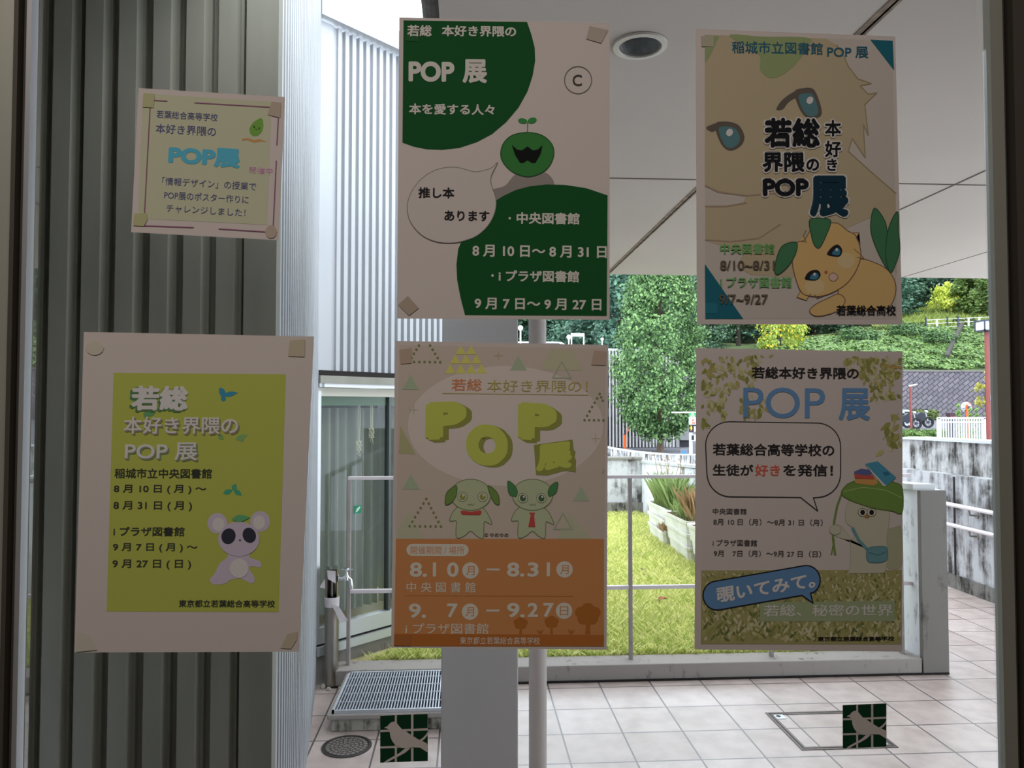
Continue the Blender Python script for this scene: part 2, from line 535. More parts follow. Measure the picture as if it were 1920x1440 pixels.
for (px, y0, y1, lab) in ((673, 738, 836, 'knotted cream pull cord hanging lower in the bay window'), (697, 738, 812, 'knotted cream pull cord hanging higher in the bay window')):
    s_ = (px - 960) / FPX
    # where the ray meets the plane just behind the bay glass
    best = min((abs(at(px, 760, cpt(t, -0.06)[1]).x - cpt(t, -0.06)[0]), t) for t in [i * 0.002 for i in range(20, 300)])[1]
    qx, qy = cpt(best, -0.06)
    zt = at(px, y0, qy).z; zk = at(px, y1, qy).z
    b = MB()
    b.tube([(qx - 0.004, qy, zt), (qx - 0.006, qy, (zt+zk)/2), (qx - 0.004, qy, zk)], 0.0032, M_CORD, 6)
    b.tube([(qx + 0.004, qy, zt), (qx + 0.006, qy, (zt+zk)/2), (qx + 0.004, qy, zk)], 0.0032, M_CORD, 6)
    o = b.build('pull_cord', label=lab, cat='cord', group='pull cords in the bay window')
    b = MB()
    for k in range(10):
        a = k * 2.3
        b.tube([(qx + 0.014*math.cos(a+u*0.9), qy + 0.012*math.sin(a+u), zk + 0.03*math.sin(a*1.7+u*0.7)) for u in (0, 1, 2, 3)], 0.0042, M_CORD, 6)
    b.tube([(qx + 0.012*math.sin(u*0.7), qy, zk - 0.03 - 0.018*u) for u in (0, 1, 2)] + [(qx - 0.008, qy, zk - 0.05), (qx, qy, zk - 0.02)], 0.003, M_CORD, 6)
    b.build('knot', o)
# small green plate on the bay glass
t = min((abs(at(671, 956, cpt(t, -0.028)[1]).x - cpt(t, -0.028)[0]), t) for t in [i * 0.002 for i in range(20, 300)])[1]
z = at(671, 956, cpt(t)[1]).z
b = MB(); M_SGREEN = mat('sign_green', (0, 128, 92), rough=0.4)
cbox(t - 0.026, t + 0.026, -0.0295, -0.027, z - 0.024, z + 0.024, M_SGREEN, b)
gs = b.build('bird_sticker', label='tiny green bird sticker on the glass of the angled bay', cat='sticker')
b = MB()
b.poly([(*cpt(t + u, -0.0262), z + w) for u, w in ((-0.018, -0.018), (-0.004, -0.012), (0.012, 0.002), (0.019, 0.018), (0.008, 0.016), (-0.010, 0.004))], mat('sticker_pale', (190, 214, 200), rough=0.5))
b.build('bird', gs)

# ---- curb, railing and end wall of the garden
YC0 = atz(1300, 1274, 0).y
YC1 = YC0 + 0.17
ZC = 0.095
cb = MB().box((-0.80, YC0, -0.05), (2.74, YC1, ZC), M_CURB)
wcb = cb.build('wall_curb', kind='structure', bevel=0.006)
MB().box((-0.80, YC0 - 0.014, 0.0005), (2.90, YC0 - 0.0005, 0.010), mat('base_line_dark', (34, 30, 28), rough=0.95, var=0.5, scale=30)).build('dark_base_line', wcb)  # dark strip painting in the gap shadow and black stain along the curb foot
XG = 2.745
ew = MB()
M_CONLIT = concrete('lit_side_concrete', (222, 224, 230), (110, 106, 102), 0.42, 2.4)  # paler copy of the wall concrete, holds the light on the side face
ew.box((XG, YC0 - 0.005, -0.05), (XG + 0.16, YC0 + 0.03, 1.10), M_CONP)  # front in darker concrete, porch shade put into the colour
ew.box((XG, YC0 + 0.03, -0.05), (XG + 0.16, YC0 + 0.20, 1.10), M_CONLIT)
pts = [(XG, YC0 + 0.2), (XG + 0.15, YC0 + 0.2), (XG - 0.05, 10.8), (XG - 0.20, 10.8)]
vs = [(x, y, -0.05) for x, y in pts] + [(pts[0][0], pts[0][1], 1.07), (pts[1][0], pts[1][1], 1.07), (pts[2][0], pts[2][1], 0.80), (pts[3][0], pts[3][1], 0.80)]
ew.add(vs, [(0,1,5,4),(1,2,6,5),(2,3,7,6),(3,0,4,7),(4,5,6,7)], M_CONLIT)
wall_r = ew.build('wall_right', kind='structure')
b = MB()
vs = [(pts[0][0]-0.02, pts[0][1]-0.16, 1.10), (pts[1][0]-0.03, pts[1][1]-0.16, 1.10), (pts[2][0]+0.02, 10.8, 0.80), (pts[3][0]-0.02, 10.8, 0.80)]
b.add(vs + [(x, y, z + 0.035) for x, y, z in vs], [(0,1,5,4),(1,2,6,5),(2,3,7,6),(3,0,4,7),(4,5,6,7),(3,2,1,0)], mat('coping', (190, 192, 192), rough=0.5, metal=0.2))
b.build('coping', wall_r)
# back wall of the garden
bw = MB()
YBK = 10.75
bw.box((-1.5, YBK, -0.05), (XG - 0.195, YBK + 0.2, 0.86), M_CON)
bw.build('wall_back', kind='structure')
wb_ = bpy.data.objects['wall_back']
MB().box((-1.5, YBK - 0.06, 0.0), (XG - 0.2, YBK, 0.235), concrete('dark_base', (120, 118, 114), (52, 50, 46), 0.8, 4)).build('base_course', wb_)
MB().box((-1.5, YBK - 0.03, 0.855), (XG - 0.19, YBK + 0.22, 0.885), M_CONP).build('coping', wb_)
# outer ramp wall
XO = 4.33
ys = [4.0, 5.5, 7.3, 9.5, 11.5, 14.0, 17.0, 20.0, 23.0, 26.0]
zt = [1.31, 1.30, 1.285, 1.13, 0.93, 0.70, 0.52, 0.41, 0.335, 0.30]
b = MB(); n = len(ys)
for (x0, x1, dz, mm) in ((XO, XO + 0.16, 0.29, M_CON), (XO + 0.13, XO + 0.34, 0.0, M_CONW)):
    vs = []
    for y, z in zip(ys, zt):
        vs += [(x0, y, -1.6), (x0, y, z - dz), (x1, y, z - dz), (x1, y, -1.6)]
    fs = []
    for i in range(n - 1):
        a, c_ = i * 4, i * 4 + 4
        fs += [(a, c_, c_+1, a+1), (a+1, c_+1, c_+2, a+2), (a+2, c_+2, c_+3, a+3)]
    fs += [(0, 1, 2, 3), (n*4-1, n*4-2, n*4-3, n*4-4)]
    b.add(vs, fs, mm)
wo_ = b.build('wall_outer', kind='structure')
b = MB(); vs = []
for y, z in zip(ys, zt): vs += [(XO + 0.10, y, z), (XO + 0.10, y, z + 0.025), (XO + 0.36, y, z + 0.025), (XO + 0.36, y, z)]
b.add(vs, sum([[(i*4, i*4+4, i*4+5, i*4+1), (i*4+1, i*4+5, i*4+6, i*4+2), (i*4+3, i*4, i*4+4, i*4+7)] for i in range(n-1)], []), mat('coping', (190, 192, 192)))
b.build('coping', wo_)
MB().box((XO - 0.006, 6.40, 0.0), (XO + 0.002, 6.42, 0.99), M_DARKGAP).build('expansion_joint', wo_)
vs = [(XO - 0.012, 4.0, 0), (XO - 0.012, 4.0, 0.10), (XO - 0.012, 9, 0.16), (XO - 0.012, 9, 0)]
MB().poly(vs, concrete('dark_base', (120, 118, 114), (52, 50, 46), 0.8, 4)).build('stained_base', wo_)

# ---- ground beyond: garden soil, street, slope
M_SOIL = mat('garden_soil', (176, 168, 120), rough=0.95, var=0.45, scale=5)
MB().box((-1.4, YC1, -0.05), (XG, YBK, 0.085), M_SOIL).build('ground_garden', kind='structure')
M_ASPH = mat('asphalt', (98, 98, 106), rough=0.9, var=0.1, scale=1.0)
def zg(y):  # street level
    return 0.2 + max(0.0, min(1.0, (y - 27) / 19)) * 0.72
b = MB(); yy = [10.95, 14, 18, 22, 27, 30, 36, 42, 46]
vs = []
for y in yy: vs += [(-30, y, zg(y) if y > 11 else -0.05), (XO + 0.3 if y < 24 else 60, y, zg(y))]
vs2 = []
b = MB()
M_VERGE = mat('verge', (110, 126, 84), rough=0.95, var=0.3, scale=2)
b.add([v for y in yy for v in ((XO + 0.34, y, zg(y) - 0.02), (60, y, zg(y) - 0.02))], [(2*i, 2*i+1, 2*i+3, 2*i+2) for i in range(len(yy)-1)], M_ASPH)
y2 = [23, 27, 30, 36, 46]
b.add([v for y in y2 for v in ((-40, y, zg(y) - 0.03), (XO + 0.34, y, zg(y) - 0.03))], [(2*i, 2*i+1, 2*i+3, 2*i+2) for i in range(len(y2)-1)], M_ASPH)
b.build('ground_street', kind='structure')

# ================================================================== PORCH THINGS
# square pillar
px0 = at(828, 1000, 2.60).x; px1 = at(971.5, 1000, 2.60).x
M_PIL = mat('pillar_paint', (194, 190, 188), rough=0.7, var=0.04, scale=2)
b = MB(); b.box((px0, 2.60, 0), (px1, 2.60 + (px1 - px0), SZ), M_PIL)
pil = b.build('pillar', bevel=0.004, label='square grey painted pillar standing behind the middle posters', cat='pillar')
# round downpipe
pc_ = at(1010, 1300, 2.86); r_ = (at(1027, 1300, 2.86).x - at(993, 1300, 2.86).x) / 2
b = MB(); b.lathe((pc_.x, 2.86 + r_, 0), [(r_, 0), (r_, SZ)], mat('pipe_paint', (180, 172, 167), rough=0.55, var=0.04, scale=3), 28)
dp = b.build('downpipe', smooth=True, label='slim round grey pipe running from soffit to tiles right of the pillar', cat='pipe')
b = MB(); b.lathe((pc_.x, 2.86 + r_, 1.955), [(r_ + 0.0015, 0), (r_ + 0.0015, 0.006)], mat('pipe_joint', (110, 84, 66), rough=0.8), 28)
b.build('joint_ring', dp, smooth=True)

# recessed downlight
dl = atz(1200, 84, SZ); dr = (atz(1251, 86, SZ).x - atz(1150, 86, SZ).x) / 2
lamp = empty('recessed_downlight', (dl.x, dl.y, SZ), 'round recessed downlight in the white soffit', 'light')
M_TRIM = mat('downlight_trim', (222, 216, 208), rough=0.4)
b = MB(); b.lathe((dl.x, dl.y, SZ), [(dr, -0.001), (dr * 0.99, -0.006), (dr * 0.80, -0.007), (dr * 0.76, -0.002)], M_TRIM, 48); b.f = [x for x in b.f if len(x) == 4]; b.m = b.m[:len(b.f)]
b.build('trim_ring', lamp, smooth=True)
b = MB(); b.lathe((dl.x, dl.y, SZ - 0.004), [(dr * 0.77, 0), (dr * 0.70, 0.002)], mat('trim_edge', (110, 106, 102), rough=0.5), 48); b.f = [x for x in b.f if len(x) == 4]; b.m = b.m[:len(b.f)]
b.build('inner_ring', lamp, smooth=True)
# the reflector hangs in a hole of the soffit; the soffit is cut with a boolean
cutter = MB().lathe((dl.x, dl.y, SZ - 0.05), [(dr * 0.76, 0), (dr * 0.76, 0.26)], M_SOFFIT, 48)
co = cutter.build('cutter', origin=(0, 0, 0))
bm_ = ceil.modifiers.new('hole', 'BOOLEAN'); bm_.operation = 'DIFFERENCE'; bm_.object = co; bm_.solver = 'EXACT'
dg = bpy.context.evaluated_depsgraph_get()
nm = bpy.data.meshes.new_from_object(ceil.evaluated_get(dg))
ceil.modifiers.clear(); ceil.data = nm
bpy.data.objects.remove(co, do_unlink=True)
M_REFL = mat('reflector_metal', (190, 194, 196), rough=0.4, metal=0.35, var=0.25, scale=60)
b = MB(); b.lathe((dl.x, dl.y, SZ), [(dr * 0.755, 0.0), (dr * 0.72, 0.06), (dr * 0.62, 0.11), (dr * 0.45, 0.15)], M_REFL, 48); b.f = [x for x in b.f if len(x) == 4]; b.m = b.m[:len(b.f)]
b.build('reflector', lamp, smooth=True)
b = MB(); b.lathe((dl.x, dl.y, SZ + 0.14), [(dr * 0.5, 0), (dr * 0.5, 0.05)], M_DARKGAP, 32)
b.build('lamp_holder', lamp, smooth=True)

# railing on the curb
M_RAIL = mat('railing_paint', (206, 198, 200), rough=0.4, var=0.05, scale=10)
YR = YC0 + 0.10
rl = empty('railing', (at(1182, 1200, YR).x, YR, ZC), 'slim pale metal railing standing on the concrete curb around the lawn', 'railing')
zr1 = at(1182, 893, YR).z; zr2 = at(1182, 1101, YR).z
xl = at(655, 1100, YR).x
b = MB(); b.box((xl - 0.011, YR - 0.016, zr1 - 0.012), (XG, YR + 0.016, zr1 + 0.008), M_RAIL); b.build('top_rail', rl, bevel=0.003)
b = MB(); b.box((xl - 0.011, YR - 0.013, zr2 - 0.011), (XG, YR + 0.013, zr2 + 0.011), M_RAIL); b.build('middle_rail', rl, bevel=0.003)
M_POST = mat('railing_post', (150, 142, 140), rough=0.5, var=0.15, scale=14)
for px in (654, 919, 1182, 1445, 1689):
    x = at(px, 1100, YR).x
    b = MB(); b.box((x - 0.010, YR - 0.016, ZC), (x + 0.010, YR + 0.016, zr1 - 0.012), M_POST); b.build('post', rl, bevel=0.002)

# water standpipe with tap
sp_ = atz(621, 1286, 0.0); rs = 0.040
hz = at(621, 1066, sp_.y).z
tp = empty('standpipe', (sp_.x, sp_.y, 0), 'stainless steel water standpipe with a chrome tap beside the ribbed wall', 'water tap')
b = MB(); b.lathe((sp_.x, sp_.y, 0), [(rs, 0), (rs, hz - 0.16)], M_STEEL, 28); b.build('column', tp, smooth=True)
b = MB()
for a0, a1 in ((0.55, 5.4),):
    n = 20; vs = []
    for z in (hz - 0.165, hz): 
        for i in range(n + 1):
            a = a0 + (a1 - a0) * i / n - 1.2
            vs.append((sp_.x + rs * math.cos(a), sp_.y + rs * math.sin(a), z))
    b.add(vs, [(i, i + 1, n + 2 + i, n + 1 + i) for i in range(n)], M_STEEL)
b.build('open_collar', tp, smooth=True)
b = MB(); b.tube([(sp_.x, sp_.y, hz - 0.2), (sp_.x, sp_.y, hz - 0.05)], 0.011, M_STEEL); b.build('riser_pipe', tp, smooth=True)
M_RAG = mat('worn_tape', (205, 198, 200), rough=0.7, var=0.12, scale=20)
b = MB()
b.lathe((sp_.x, sp_.y, hz - 0.215), [(rs + 0.002, 0), (rs + 0.003, 0.055)], M_RAG, 28)
b.add([(sp_.x + 0.0, sp_.y - rs - 0.006, hz - 0.19), (sp_.x + 0.05, sp_.y - rs - 0.004, hz - 0.21), (sp_.x + 0.10, sp_.y - rs - 0.01, hz - 0.285), (sp_.x + 0.055, sp_.y - rs - 0.012, hz - 0.30), (sp_.x + 0.03, sp_.y - rs - 0.006, hz - 0.24)], [(0, 1, 4), (1, 2, 3, 4)], M_RAG)
b.add([(sp_.x - 0.02, sp_.y - rs - 0.004, hz + 0.0), (sp_.x + 0.028, sp_.y - rs - 0.006, hz - 0.005), (sp_.x + 0.03, sp_.y - rs - 0.012, hz - 0.075), (sp_.x + 0.005, sp_.y - rs - 0.01, hz - 0.06), (sp_.x - 0.015, sp_.y - rs - 0.006, hz - 0.05)], [(0, 1, 2, 3, 4)], M_RAG)
b.add([(sp_.x - 0.036, sp_.y - rs*0.5, hz - 0.05), (sp_.x - 0.034, sp_.y - rs*0.6, hz - 0.11), (sp_.x - 0.065, sp_.y - rs*0.7, hz - 0.10)], [(0, 1, 2)], M_RAG)
b.build('tape_wrap', tp)
b = MB()
b.poly([(sp_.x - rs, sp_.y - rs, hz), (sp_.x + rs * 1.2, sp_.y - rs, hz + 0.006), (sp_.x + rs * 1.2, sp_.y + rs, hz + 0.012), (sp_.x - rs, sp_.y + rs, hz + 0.004)], M_CHROME)
b.build('cap_plate', tp)
tx, ty, tz = sp_.x, sp_.y - 0.01, hz - 0.055
b = MB()
b.lathe((tx + 0.038, ty, tz), [(0.020, 0), (0.020, 0.006), (0.010, 0.009), (0.010, 0.03)], M_CHROME, 20, 'x')
b.tube([(tx + 0.06, ty, tz), (tx + 0.085, ty, tz + 0.006), (tx + 0.105, ty, tz - 0.01), (tx + 0.112, ty, tz - 0.045)], 0.0125, M_CHROME, 14)
b.lathe((tx + 0.112, ty, tz - 0.062), [(0.009, 0), (0.014, 0.004), (0.014, 0.022)], M_CHROME, 16)
b.lathe((tx + 0.084, ty, tz), [(0.016, -0.01), (0.016, 0.012), (0.010, 0.02), (0.010, 0.036)], M_CHROME, 16)
tap = b.build('tap', tp, smooth=True)
b = MB(); b.lathe((tx + 0.084, ty, tz + 0.036), [(0.006, 0), (0.006, 0.012), (0.016, 0.012), (0.016, 0.022), (0.005, 0.026)], M_CHROME, 16)
b.box((tx + 0.055, ty - 0.006, tz + 0.048), (tx + 0.124, ty + 0.006, tz + 0.056), M_CHROME)
b.build('tap_handle', tap, smooth=True)
# rubble at the foot of the standpipe
random.seed(9)
b = MB()
for k in range(9):
    a = random.uniform(0, 6.3); x = sp_.x + 0.055 * math.cos(a) + 0.012; y = sp_.y + 0.05 * math.sin(a) - 0.02; s = random.uniform(0.010, 0.022)
    b.ball((x, y, s * 0.3), s, mat('mortar', (178, 172, 164), rough=0.95, var=0.3, scale=40), 6, 4)
setp(b.build('mortar_rubble', label='crumbled mortar bits around the foot of the standpipe', cat='rubble'), kind='stuff')

# concrete drain block with steel grating
gl = atz(620, 1338, 0.09); gb = atz(648, 1262, 0.09)
GX0 = gl.x; GX1 = 0.08; GY0 = gl.y; GY1 = min(gb.y, YC0 - 0.02)
dr_ = empty('drain_block', ((GX0 + GX1) / 2, (GY0 + GY1) / 2, 0), 'raised concrete block topped with a steel grating between tap and pillar', 'drain')
M_BLOCK = concrete('mossy_concrete', (158, 155, 146), (62, 62, 54), 0.7, 6)
b = MB(); b.box((GX0, GY0, 0), (GX1, GY1, 0.068), M_BLOCK); b.box((GX0 - 0.015, GY0 - 0.015, 0.062), (GX1 + 0.015, GY1, 0.088), M_CURB)
b.build('base', dr_, bevel=0.006)
M_GRATE = mat('galvanised_steel', (196, 202, 210), rough=0.35, metal=0.6)
b = MB(); e = 0.012
b.box((GX0 + 0.015, GY0 + 0.01, 0.0885), (GX1 - 0.01, GY1 - 0.02, 0.0895), mat('drain_void', (34, 38, 58), rough=0.9)); b.build('drain_pit', dr_)
b = MB()
for (xa, ya, xb, yb) in ((GX0+0.005, GY0, GX1, GY0+e), (GX0+0.005, GY1-0.02-e, GX1, GY1-0.02), (GX0+0.005, GY0, GX0+0.005+e, GY1-0.02), (GX1-e, GY0, GX1, GY1-0.02)):
    b.box((xa, ya, 0.088), (xb, yb, 0.104), M_GRATE)
x = GX0 + 0.024
while x < GX1 - 0.015:
    b.box((x, GY0 + e, 0.090), (x + 0.0055, GY1 - 0.03, 0.102), M_GRATE); x += 0.0148
for k in range(1, 5):
    y = GY0 + (GY1 - GY0) * k / 5
    b.box((GX0 + 0.01, y - 0.002, 0.097), (GX1 - 0.01, y + 0.002, 0.1035), M_GRATE)
b.build('grating', dr_)

# round manhole cover
mh = atz(650, 1400, 0); mr = (atz(697, 1400, 0).x - atz(604, 1400, 0).x) / 2
mc = empty('manhole_cover', (mh.x, mh.y, 0), 'round black iron manhole cover set in the tiles by the ribbed wall', 'manhole cover')
M_IRON = mat('cast_iron', (64, 60, 58), rough=0.45, metal=0.5, var=0.3, scale=40)
M_IRON2 = mat('worn_iron', (132, 124, 120), rough=0.4, metal=0.5)
b = MB(); b.lathe((mh.x, mh.y, 0), [(mr, 0.0), (mr, 0.004), (mr * 0.9, 0.005), (mr * 0.89, 0.002), (0.001, 0.002)], M_IRON, 48); b.build('cover', mc, smooth=True)
b = MB()
for ring, (ra, rb, nn) in enumerate(((0.02, 0.16, 5), (0.20, 0.32, 9), (0.36, 0.48, 14), (0.52, 0.64, 19), (0.68, 0.83, 25))):
    for k in range(nn):
        a0 = 2 * math.pi * (k + 0.1 + ring * 0.3) / nn; a1 = 2 * math.pi * (k + 0.9 + ring * 0.3) / nn
        q = [(mh.x + mr * r * math.cos(a), mh.y + mr * r * math.sin(a), 0.002) for r, a in ((ra, a0), (rb, a0), (rb, (a0+a1)/2), (rb, a1), (ra, a1))]
        b.prism(q, (0, 0, 0.0028), M_IRON2)
b.build('raised_pattern', mc)

# square floor hatch
h0 = atz(1431.6, 1337, 0); h1 = atz(1507, 1407, 0); h2 = atz(1685, 1402, 0)
HX0 = (h0.x + h1.x) / 2; HX1 = h2.x; HY0 = (h1.y + h2.y) / 2; HY1 = h0.y
hh = empty('floor_hatch', ((HX0 + HX1) / 2, (HY0 + HY1) / 2, 0), 'square tiled floor hatch with a metal frame in the porch paving', 'floor hatch')
M_HF = mat('hatch_frame', (98, 90, 86), rough=0.4, metal=0.5, var=0.25, scale=30)
M_HD = mat('hatch_seam', (70, 62, 60), rough=0.8)
def frame(b, x0, y0, x1, y1, w, z0, z1, m):
    b.box((x0, y0, z0), (x1, y0 + w, z1), m); b.box((x0, y1 - w, z0), (x1, y1, z1), m)
    b.box((x0, y0 + w, z0), (x0 + w, y1 - w, z1), m); b.box((x1 - w, y0 + w, z0), (x1, y1 - w, z1), m)
b = MB(); frame(b, HX0, HY0, HX1, HY1, 0.012, 0, 0.003, M_HF); frame(b, HX0 + 0.018, HY0 + 0.018, HX1 - 0.018, HY1 - 0.018, 0.012, 0, 0.003, M_HF); b.build('metal_frame', hh)
b = MB(); frame(b, HX0 + 0.012, HY0 + 0.012, HX1 - 0.012, HY1 - 0.012, 0.006, 0, 0.0015, M_HD); b.build('seam', hh)
for (x, y) in ((HX0 + 0.05, HY1 - 0.05), (HX1 - 0.05, HY0 + 0.05)):
    b = MB(); b.box((x - 0.03, y - 0.03, 0), (x + 0.03, y + 0.03, 0.0025), M_GRATE); lf = b.build('lifting_plate', hh)
    b = MB(); b.lathe((x, y, 0.0025), [(0.012, 0), (0.012, 0.001)], M_HD, 16); b.build('key_hole', lf)

# handrails on the ramp
M_HAND = mat('handrail_steel', (214, 210, 214), rough=0.25, metal=0.7)
M_HAND2 = mat('handrail_dull', (150, 146, 142), rough=0.45, metal=0.5, var=0.1, scale=8)
xw = XO - 0.075
zh = []
for (py, nm_) in ((962, 'upper'), (1003, 'lower')):
    Yh = xw / (ray(1863, py).x / ray(1863, py).y)
    z = at(1863, py, Yh).z
    zh.append(z)
    b = MB(); b.tube([(xw, 4.5, z), (xw, 8.2, z), (xw, 11.5, z - 0.35)], 0.020, M_HAND, 14)
    o = b.build('handrail', smooth=True, label=nm_ + ' bright steel handrail fixed along the outer ramp wall', cat='handrail', group='handrails on the outer ramp wall')
    for yb in (4.9, 6.12, 7.5):
        b = MB(); b.tube([(xw, yb, z - 0.015), (xw + 0.01, yb, z - 0.06), (XO - 0.01, yb, z - 0.065)], 0.009, M_HAND2, 10)
        b.lathe((XO - 0.012, yb, z - 0.065), [(0.026, 0), (0.026, 0.012)], M_HAND2, 16, 'x')
        b.build('bracket', o, smooth=True)
xh = XG + 0.235
for k, (py, nm_) in enumerate(((1014, 'upper'), (1075, 'lower'))):
    z = at(1795, py, 4.68).z
    b = MB(); b.tube([(xh, 7.5, z), (xh, 4.76, z), (xh - 0.001, 4.70, z - 0.004), (xh - 0.001, 4.665, z - 0.022), (xh, 4.65, z - 0.055), (xh, 4.65, z - 0.085)], 0.021, M_HAND2, 14)
    o = b.build('handrail', smooth=True, label=nm_ + ' grey handrail with hooked end behind the concrete end wall', cat='handrail', group='hooked handrails behind the end wall')
    b = MB(); b.tube([(xh, 5.3, z), (XG + 0.15, 5.3, z - 0.05)], 0.009, M_HAND2, 10); b.build('bracket', o, smooth=True)

# ================================================================== GARDEN
rng = np.random.default_rng(5)
def blades(name, n, sample, hmin, hmax, w, m, lean=0.5, seed=1):
    r = np.random.default_rng(seed); vs = []; fs = []
    for i in range(n):
        x, y, z = sample(r)
        h = r.uniform(hmin, hmax); a = r.uniform(0, 6.283); l = r.uniform(0, lean) * h; q = r.uniform(0, 6.283)
        dx, dy = math.cos(a) * w * 0.5, math.sin(a) * w * 0.5
        b0 = len(vs)
        vs += [(x - dx, y - dy, z), (x + dx, y + dy, z), (x + dx*0.7 + l*0.35*math.cos(q), y + dy*0.7 + l*0.35*math.sin(q), z + h*0.6), (x + l*math.cos(q), y + l*math.sin(q), z + h)]
        fs += [(b0, b0+1, b0+2), (b0, b0+2, b0+3)]
    me = bpy.data.meshes.new(name); me.from_pydata(vs, [], fs); me.materials.append(m)
    o = bpy.data.objects.new(name, me); COL.objects.link(o); _origin[o.name] = Vector((0, 0, 0))
    return o
M_GRASS = leafmat('lawn_grass', (150, 172, 74), (244, 242, 172), 0.4)
def lawn(r):
    while True:
        y = YC1 + 0.01 + (YBK - 0.08 - YC1) * r.random() ** 1.35; x = r.uniform(-0.9, XG - 0.22)
        if x < C0.x + (y - C0.y) + 0.14 and y < 5.2: continue
        if y > 5.0 and x < 0.2: continue
        return x, y, 0.083
gr = blades('lawn_grass', 60000, lawn, 0.02, 0.065, 0.006, M_GRASS, 1.3, 3)
setp(gr, 'short patchy green grass growing on the lawn behind the railing', 'grass', kind='stuff')
def straw(r):
    x, y, z = lawn(r); return x, y, z + 0.004
st = blades('dry_grass', 9000, straw, 0.006, 0.02, 0.007, leafmat('straw', (120, 100, 66), (196, 180, 130), 0.1), 5.0, 8)
setp(st, 'dry straw and clippings lying in the lawn', 'straw', kind='stuff')

def leaf_thing(px, py, size, c, label, rot):
    p = atz(px, py, 0.115)
    b = MB(); n = 7; vs = []
    for i in range(n):
        t = i / (n - 1); w = size * 0.38 * math.sin(math.pi * (0.08 + 0.9 * t)); 
        for s in (-1, 0, 1):
            x = (t - 0.5) * size; y = s * w; z = 0.014 * abs(s) + 0.012 * math.sin(3 * t)
            vs.append((p.x + x*math.cos(rot) - y*math.sin(rot), p.y + x*math.sin(rot) + y*math.cos(rot), 0.115 + z))
    b.add(vs, sum([[(3*i+s, 3*i+3+s, 3*i+4+s, 3*i+1+s) for s in (0, 1)] for i in range(n-1)], []), mat('leaf_' + str(c[0]), c, rough=0.6, var=0.3, scale=30))
    o = b.build('fallen_leaf', label=label, cat='leaf', group='fallen leaves on the lawn')
leaf_thing(1243, 1126, 0.085, (138, 72, 40), 'curled brown fallen leaf on the lawn, nearest the railing', 0.5)
leaf_thing(1206, 1071, 0.055, (84, 66, 48), 'small dark fallen leaf on the lawn further back', 1.2)

# stacked white planters along the garden wall
M_PLAN = mat('planter_plastic', (222, 222, 216), rough=0.5, var=0.18, scale=5)
M_PSOIL = mat('potting_soil', (96, 80, 62), rough=0.95, var=0.4, scale=20)
def planter(c, L_, W_, H_, label, ang):
    root = empty('planter', c, label, 'planter', 'white plastic planters by the garden wall')
    ca, sa = math.cos(ang), math.sin(ang)
    def T(x, y, z): return (c[0] + x*ca - y*sa, c[1] + x*sa + y*ca, c[2] + z)
    b = MB(); rings = [(0.84, 0), (0.93, H_ * 0.8), (1.0, H_ * 0.8), (1.02, H_), (0.95, H_), (0.92, H_ * 0.9)]
    vs = []
    for s, z in rings:
        hx, hy = W_/2 * s, L_/2 * (s + 1) / 2 if s < 1 else L_/2 * s
        rr = 0.03
        for (x, y) in ((hx-rr, -hy), (hx, -hy+rr), (hx, hy-rr), (hx-rr, hy), (-hx+rr, hy), (-hx, hy-rr), (-hx, -hy+rr), (-hx+rr, -hy)): vs.append(T(x, y, z))
    fs = []
    for k in range(len(rings) - 1): fs += [(k*8+j, k*8+(j+1)%8, k*8+8+(j+1)%8, k*8+8+j) for j in range(8)]
    fs.append(tuple(range(8))[::-1])
    b.add(vs, fs, M_PLAN); b.build('trough', root)
    b = MB(); b.poly([T(x*W_*0.45, y*L_*0.45, H_*0.9) for x, y in ((-1,-1),(1,-1),(1,1),(-1,1))], M_PSOIL); b.build('soil', root)
    return root
PLX = 2.30; HP = 0.125
stacks = [(8.52, 'far'), (7.62, 'middle'), (6.72, 'near')]
pos_words = {0: 'lowest', 1: 'middle', 2: 'topmost'}
for (yc, wd) in stacks:
    for k in range(3):
        nm_ = {'far': 'far stack by the garden wall', 'middle': 'second stack from the far end of the garden wall', 'near': 'stack nearest the railing, mostly behind a poster'}[wd]
        planter((PLX + 0.012 * k * (1 if yc > 8 else -1), yc + 0.02 * k, 0.085 + k * HP), 0.82, 0.26, 0.15, 'white plastic planter, ' + pos_words[k] + ' in the ' + nm_, rad(2) * (k - 1))
M_PLANT = leafmat('planter_grass', (88, 118, 60), (160, 176, 116), 0.3)
M_DRY = leafmat('dry_stems', (120, 96, 66), (190, 160, 120), 0.2)
ztop = 0.085 + 2 * HP + 0.13
def tuft(name, cx, cy, n, h0, h1, m, label, seed, sp=(0.10, 0.34)):
    o = blades(name, n * 2, lambda r: (cx + r.uniform(-sp[0], sp[0]), cy + r.uniform(-sp[1], sp[1]), ztop), h0, h1, 0.006, m, 0.6, seed)
    setp(o, label, 'plant')
    return o
t1 = tuft('grass_tuft', PLX + 0.02, 8.45, 420, 0.12, 0.42, M_PLANT, 'tall green grass tuft growing in the far stack of white planters', 21)
b = MB()
for k in range(9):
    x = PLX + random.uniform(-0.1, 0.1); y = 8.2 + random.uniform(0, 0.4); h = random.uniform(0.4, 0.62); lx = random.uniform(-0.1, 0.1)
    b.tube([(x, y, ztop), (x + lx*0.4, y, ztop + h*0.6), (x + lx, y, ztop + h)], 0.003, M_DRY, 5)
    for q in range(6): b.tube([(x + lx, y, ztop + h), (x + lx + random.uniform(-0.05, 0.05), y + random.uniform(-0.05, 0.05), ztop + h + random.uniform(0.0, 0.05))], 0.002, M_DRY, 4)
b.build('seed_stalk', t1)
tuft('grass_tuft', PLX, 7.62, 260, 0.05, 0.20, M_PLANT, 'short green grass tuft growing in the second stack of white planters', 22)
